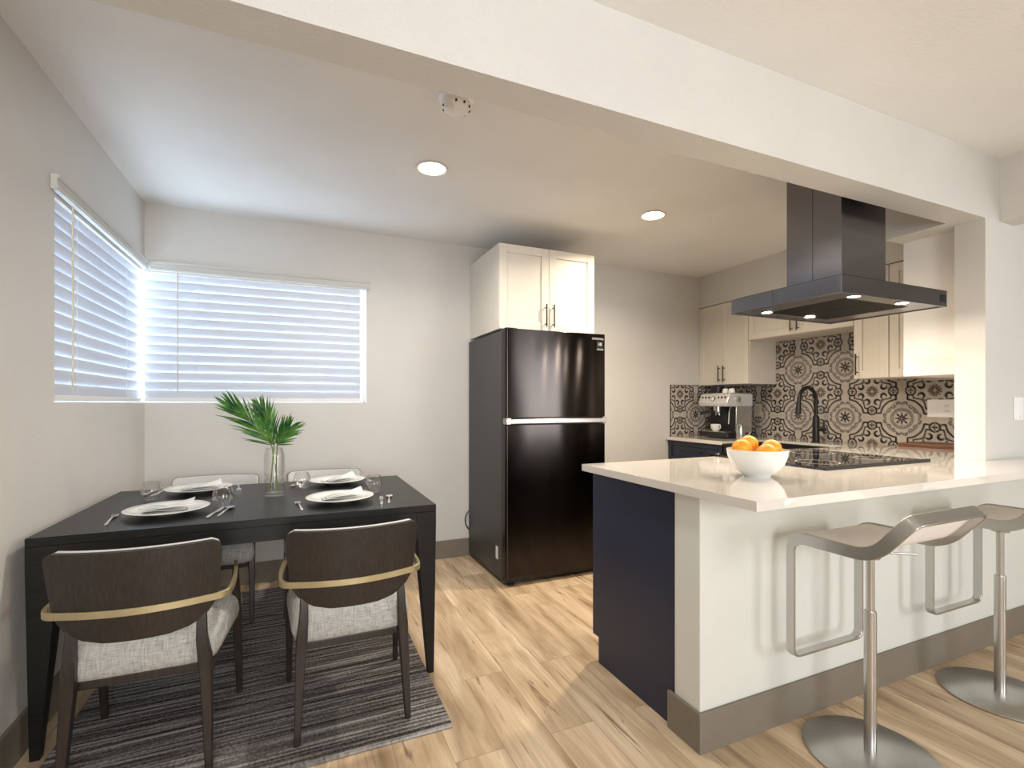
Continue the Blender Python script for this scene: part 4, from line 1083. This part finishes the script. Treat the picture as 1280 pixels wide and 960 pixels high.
# ------------------------------------------------------------------ place settings
PZ = TZ
def make_plate(label):
    o = thing('dinner_plate', label, 'plate', (0, 0, 0), 'dinner plates on the table')
    prof = [(0, .0), (.055, .0), (.060, .003), (.085, .007), (.118, .017), (.146, .024), (.148, .026), (.145, .0275), (.116, .0215), (.090, .014), (.070, .0115), (0, .011)]
    MB().lathe(prof, (0, 0, 0), 64).build('plate_body', M['porcelain'], o)
    return o
def make_napkin(label):
    o = thing('napkin', label, 'napkin', (0, 0, 0), 'folded napkins on the plates')
    # folded linen: a soft two-layer fold with one raised point
    g = []
    for i in range(9):
        f = i / 8
        row = []
        for j in range(9):
            h = j / 8
            x = -.075 + .165 * f; y = (-.036 + .085 * h) * (1 - .25 * f)
            z = .0225 + .005 * math.sin(PI * f) * (1 - h) + .034 * max(0, f - .5) * 2 * (.35 + .65 * h) + .004 * math.sin(7 * h + 3 * f)
            row.append((x, y, z))
        g.append(row)
    MB().sheet(g, .003).build('upper_fold', M['cloth'], o, angle=70)
    g = [[(-.085 + .15 * i / 6, -.02 + .075 * j / 6 + .01 * i / 6, .0165 + .002 * math.sin(i + j)) for j in range(7)] for i in range(7)]
    MB().sheet(g, .0025).build('under_fold', M['cloth'], o, angle=70)
    g = []
    for i in range(9):
        f = i / 8; w = .016 * math.sin(PI * min(1, f * .92 + .04))
        g.append([(-.088 + .105 * f, -.042 + .022 * f + w * (j / 4 - .5) * 2 * .8, .0300 + .011 * math.sin(PI * f)) for j in range(5)])
    lf = MB().sheet(g, .003).build('leaf_accent', M['sage'], o, angle=70); lf['label'] = 'pale sage leaf-shaped fold'
    return o
def utensil(kind, label):
    o = thing(kind, label, kind, (0, 0, 0), 'cutlery on the dining table')
    # handle runs towards -y, head at +y; lies on the table
    def strip(sections, name):
        rings = []
        for y, w, z, th in sections:
            rings.append([(-w, y, z), (w, y, z), (w, y, z + th), (-w, y, z + th)])
        return MB().loft(rings).build(name, M['silver'], o, bevel=0.0006, seg=1, angle=60)
    if kind == 'fork':
        strip([(-.10, .003, .0005, .003), (-.09, .0055, .0005, .003), (-.02, .0035, .0045, .003), (.03, .003, .006, .003), (.045, .009, .003, .0025), (.055, .0115, .002, .0025)], 'handle')
        for k in range(4):
            x = -.0095 + .00633 * k
            MB().loft([[(x - .0017, .054, .002), (x + .0017, .054, .002), (x + .0017, .054, .0045), (x - .0017, .054, .0045)],
                       [(x - .0013, .090, .0045), (x + .0013, .090, .0045), (x + .0013, .090, .0065), (x - .0013, .090, .0065)]]).build('tine', M['silver'], o, smooth=False)
    elif kind == 'knife':
        strip([(-.105, .004, .0005, .004), (-.095, .007, .0005, .005), (-.01, .005, .0005, .005), (0, .004, .0005, .004)], 'handle')
        strip([(0, .005, .0005, .0022), (.02, .0095, .0005, .002), (.08, .0095, .0005, .0018), (.105, .002, .0005, .0015)], 'blade')
    else:
        strip([(-.095, .003, .0005, .003), (-.085, .0055, .0005, .003), (-.01, .0033, .0045, .003), (.04, .003, .005, .003)], 'handle')
        m = MB(); m.lathe([(0, .0006), (.010, .0012), (.017, .004), (.019, .0075), (.017, .0072), (.010, .004), (0, .0032)], (0, .060, 0), 28, sx=.85, sy=1.35)
        m.build('bowl', M['silver'], o)
    return o
plate_l = ['white dinner plate at the near left place, in front of the left near chair', 'white dinner plate at the near right place, in front of the right near chair',
           'white dinner plate at the far left place, left of the vase', 'white dinner plate at the far right place, right of the vase']
napkin_l = ['white folded napkin with sage leaf fold on the near left plate', 'white folded napkin with sage leaf fold on the near right plate',
            'white folded napkin on the far left plate', 'white folded napkin on the far right plate']
spots = [(-0.488, 2.385, 0), (0.176, 2.372, 0), (-0.462, 2.905, 180), (0.200, 2.900, 180)]
pl = make_plate(plate_l[0]); nk = make_napkin(napkin_l[0])
for i, (x, y, a) in enumerate(spots):
    if i == 0: pl.location = (x, y, PZ + .0004); nk.location = (x, y, PZ + .0004)
    else:
        dup(pl, (x, y, PZ + .0004), 0, plate_l[i]); dup(nk, (x + .01, y, PZ + .0004), 0.12 * i, napkin_l[i])
side = ['near left', 'near right', 'far left', 'far right']
forks, knives, spoons = utensil('fork', ''), utensil('knife', ''), utensil('spoon', '')
first = True
for i, (x, y, a) in enumerate(spots):
    s = 1 if a == 0 else -1
    for o, nm, dx, dy, rz, txt in ((forks, 'fork', -.172, -.045, 6, 'silver fork lying left of the {} plate'), (knives, 'knife', .176, -.055, -8, 'silver table knife lying right of the {} plate'),
                              (spoons, 'spoon', .212, -.050, -10, 'silver spoon on the outer right side of the {} plate')):
        if s < 0: txt = txt.replace('left of', 'beside').replace('right of', 'beside').replace('on the outer right side of', 'beside')
        loc = (x + s * dx, y + s * dy, PZ + .0003); lab = txt.format(side[i])
        if i == 0: o.location = loc; o.rotation_euler = (0, 0, R(rz)); o['label'] = lab
        else: dup(o, loc, R(rz + a), lab)

def make_glass(label):
    o = thing('stemless_glass', label, 'glass', (0, 0, 0), 'stemless glasses on the table')
    prof = [(0, 0), (.024, 0), (.030, .004), (.043, .030), (.0445, .042), (.040, .062), (.033, .084), (.0315, .0845), (.0385, .062), (.0430, .042), (.0415, .031), (.028, .008), (0, .006)]
    MB().lathe(prof, (0, 0, 0), 40).build('glass_body', M['glass'], o, angle=80)
    return o
gl = make_glass('stemless glass beside the near left plate, towards the middle of the table')
gl.location = (-0.300, 2.455, PZ + .0004)
dup(gl, (-0.625, 2.760, PZ + .0004), 0, 'stemless glass at the far left place, nearest the left wall')
dup(gl, (0.018, 2.815, PZ + .0004), 0, 'stemless glass just right of the vase, by the far right plate')
dup(gl, (0.350, 2.545, PZ + .0004), 0, 'stemless glass at the right end of the table')

# vase with palm fronds
VX, VY = -0.107, 2.65
t = thing('vase', 'clear glass cylinder vase in the middle of the dining table', 'vase', (VX, VY, PZ + .0004))
z0 = PZ + .0004
MB().lathe([(0, z0), (.044, z0), (.047, z0 + .006), (.047, z0 + .195), (.040, z0 + .222), (.038, z0 + .232), (.0355, z0 + .232), (.0375, z0 + .220), (.0440, z0 + .193), (.0440, z0 + .016), (0, z0 + .014)], (VX, VY, 0), 48).build('vase_body', M['glass'], t, angle=80)
def frond(label, base_pt, mouth, tip, n, leaf_len, droop, seed):
    rnd = random.Random(seed)
    f = thing('palm_frond', label, 'palm frond', base_pt, 'palm fronds in the glass vase')
    b0, m0, t0 = Vector(base_pt), Vector(mouth), Vector(tip)
    mid = (m0 + t0) / 2 + Vector((0, 0, .03))
    pts = [b0, b0.lerp(m0, .5)]
    for k in range(13):
        s = k / 12; pts.append(m0 * (1 - s) ** 2 + mid * 2 * s * (1 - s) + t0 * s * s)
    L = len(pts)
    MB().tube(pts, [.0032 - .0022 * i / L for i in range(L)], 7).build('stem', M['stem'], f)
    m = MB()
    axis = pts[2:]
    dirv = (t0 - m0).normalized()
    sidev = dirv.cross(Vector((0.25, 1, .15))).normalized(); outv = sidev.cross(dirv).normalized()
    for k in range(n):
        s = (k + .3) / n; i = s * 12; p = axis[int(i)].lerp(axis[min(int(i) + 1, 12)], i - int(i))
        for sg in (-1, 1):
            ln = leaf_len * (0.55 + 0.75 * math.sin(PI * (0.18 + 0.74 * s))) * rnd.uniform(.85, 1.1)
            spread = (0.62 - 0.42 * s) * rnd.uniform(.7, 1.2)
            d = (dirv * (0.8 + .3 * s) + sidev * sg * spread + outv * rnd.uniform(-.30, .30)).normalized()
            w = .0042 * rnd.uniform(.85, 1.2)
            wv = d.cross(outv).normalized() if abs(d.dot(outv)) < .95 else sidev
            wv = (wv + outv * rnd.uniform(-.5, .5)).normalized()
            nv = d.cross(wv).normalized()
            prev = None
            for q in range(7):
                u = q / 6; c = p + d * ln * u + Vector((0, 0, -droop * ln * u * u * rnd.uniform(.9, 1.1)))
                ww = w * math.sin(PI * (0.12 + 0.87 * u)) + .0002
                row = [m.bm.verts.new(c - wv * ww + nv * .0), m.bm.verts.new(c - nv * ww * .35), m.bm.verts.new(c + wv * ww), m.bm.verts.new(c - nv * ww * .35 + nv * .0006)]
                if prev:
                    for e in range(4): m.bm.faces.new((prev[e], prev[(e + 1) % 4], row[(e + 1) % 4], row[e]))
                prev = row
    m.build('leaves', M['leaf'], f, angle=80)
    return f
vm = z0 + .232
frond('palm frond leaning far left over the blind, its tip the highest of the three', (VX + .020, VY + .01, z0 + .018), (VX - .012, VY + .005, vm + .01), (-0.285, 2.60, 1.185), 26, .120, .06, 3)
frond('upright palm frond in the middle of the vase', (VX - .020, VY - .01, z0 + .018), (VX - .002, VY + .008, vm + .01), (-0.165, 2.66, 1.170), 22, .105, .08, 5)
frond('shorter palm frond leaning to the right of the vase', (VX + .005, VY - .02, z0 + .018), (VX + .012, VY, vm + .01), (-0.048, 2.62, 1.065), 20, .095, .10, 8)

# ------------------------------------------------------------------ bar stools
def make_stool(label):
    t = thing('bar_stool', label, 'stool', (0, 0, 0), 'bar stools at the peninsula')
    MB().lathe([(0, .0005), (.196, .0005), (.200, .003), (.200, .007), (.196, .010), (.03, .014), (0, .014)], (0, 0, 0), 72).build('base_plate', M['nickel'], t)
    MB().lathe([(0, .012), (.0185, .012), (.0185, .485), (.0175, .492), (0, .492)], (0, 0, 0), 28).build('outer_column', M['nickel'], t)
    MB().lathe([(0, .48), (.0125, .48), (.0125, .700), (0, .700)], (0, 0, 0), 24).lathe([(0, .672), (.028, .672), (.036, .708), (0, .708)], (0, 0, 0), 24).build('gas_lift', M['nickel'], t)
    MB().tube([(.02, -.05, .700), (.10, -.085, .695)], .004, 8).build('height_lever', M['nickel'], t)
    W = 0.19
    # side profile (y, z) from the footrest up the front, along the seat and up the back lip
    prof = fillet([(.152, .305, 0), (.152, .731, 0), (-.118, .731, 0), (-.222, .862, 0)], [.055, .060], 7)
    prof = [(p.x, p.y) for p in prof]
    k = len(prof); half = 0.0155; th = 0.0085
    def frame_at(i):
        a, c = prof[max(i - 1, 0)], prof[min(i + 1, k - 1)]
        ty, tz = c[0] - a[0], c[1] - a[1]; l = math.hypot(ty, tz); ty, tz = ty / l, tz / l
        return ty, tz
    loop = []      # (pos, breadth dir, tangent)
    cr = 0.028
    def add(x, y, z, ny, nz): loop.append((Vector((x, y, z)), Vector((0, ny, nz))))
    y0_, z0_ = prof[0]
    # footrest crossbar then right side upward
    for x in (0, W * .5, W - cr): add(x, y0_, z0_, 1, 0)
    for a in (30, 60): add(W - cr + cr * math.sin(R(a)), y0_, z0_ + cr - cr * math.cos(R(a)), 1, 0)
    for i in range(k):
        ty, tz = frame_at(i); y, z = prof[i]
        if i == 0: z += cr
        if i == k - 1: y -= ty * cr; z -= tz * cr
        add(W, y, z, tz, -ty)
    ty, tz = frame_at(k - 1); yl, zl = prof[-1]
    for a in (30, 60):
        add(W - cr + cr * math.cos(R(a)), yl - ty * cr * (1 - math.sin(R(a))), zl - tz * cr * (1 - math.sin(R(a))), tz, -ty)
    add(W - cr, yl, zl, tz, -ty); add(W * .5, yl, zl, tz, -ty); add(0, yl, zl, tz, -ty)
    mirrored = [(Vector((-p.x, p.y, p.z)), n) for p, n in reversed(loop[1:-1])]
    full = loop + mirrored
    rings = []; cnt = len(full)
    for i, (p, n) in enumerate(full):
        tg = (full[(i + 1) % cnt][0] - full[i - 1][0]).normalized()
        s = tg.cross(n).normalized(); hb = half * (1.3 if abs(n.z) > .5 else 1.0)
        rings.append([p + n * hb + s * th / 2, p + n * hb - s * th / 2, p - n * hb - s * th / 2, p - n * hb + s * th / 2])
    MB().loft(rings, closed=True).build('frame_band', M['nickel'], t, bevel=0.0015, seg=2, angle=45)
    # padded sheet between the rails
    i0 = next(i for i, p in enumerate(prof) if p[1] > .70)
    g = []
    for i in range(i0, k):
        ty, tz = frame_at(i); y, z = prof[i]
        if i == k - 1: y -= ty * .006; z -= tz * .006
        g.append([(-(W - .0045) + 2 * (W - .0045) * j / 6, y + tz * .009, z - ty * .009) for j in range(7)])
    MB().sheet(g, .012).build('seat_sling', M['seat_leather'], t, angle=60)
    return t
st = make_stool('brushed steel bar stool with cream seat, nearest the bar corner')
st.location = (1.788, 1.039, 0.0005)
dup(st, (2.645, 1.039, 0.0005), 0, 'brushed steel bar stool with cream seat below the post, cut by the right frame edge')

# drop template utensils' empty label safety
for o in SC.objects:
    if o.parent is None and o.type in {'MESH', 'EMPTY'} and o.get('label') == '': del o['label']
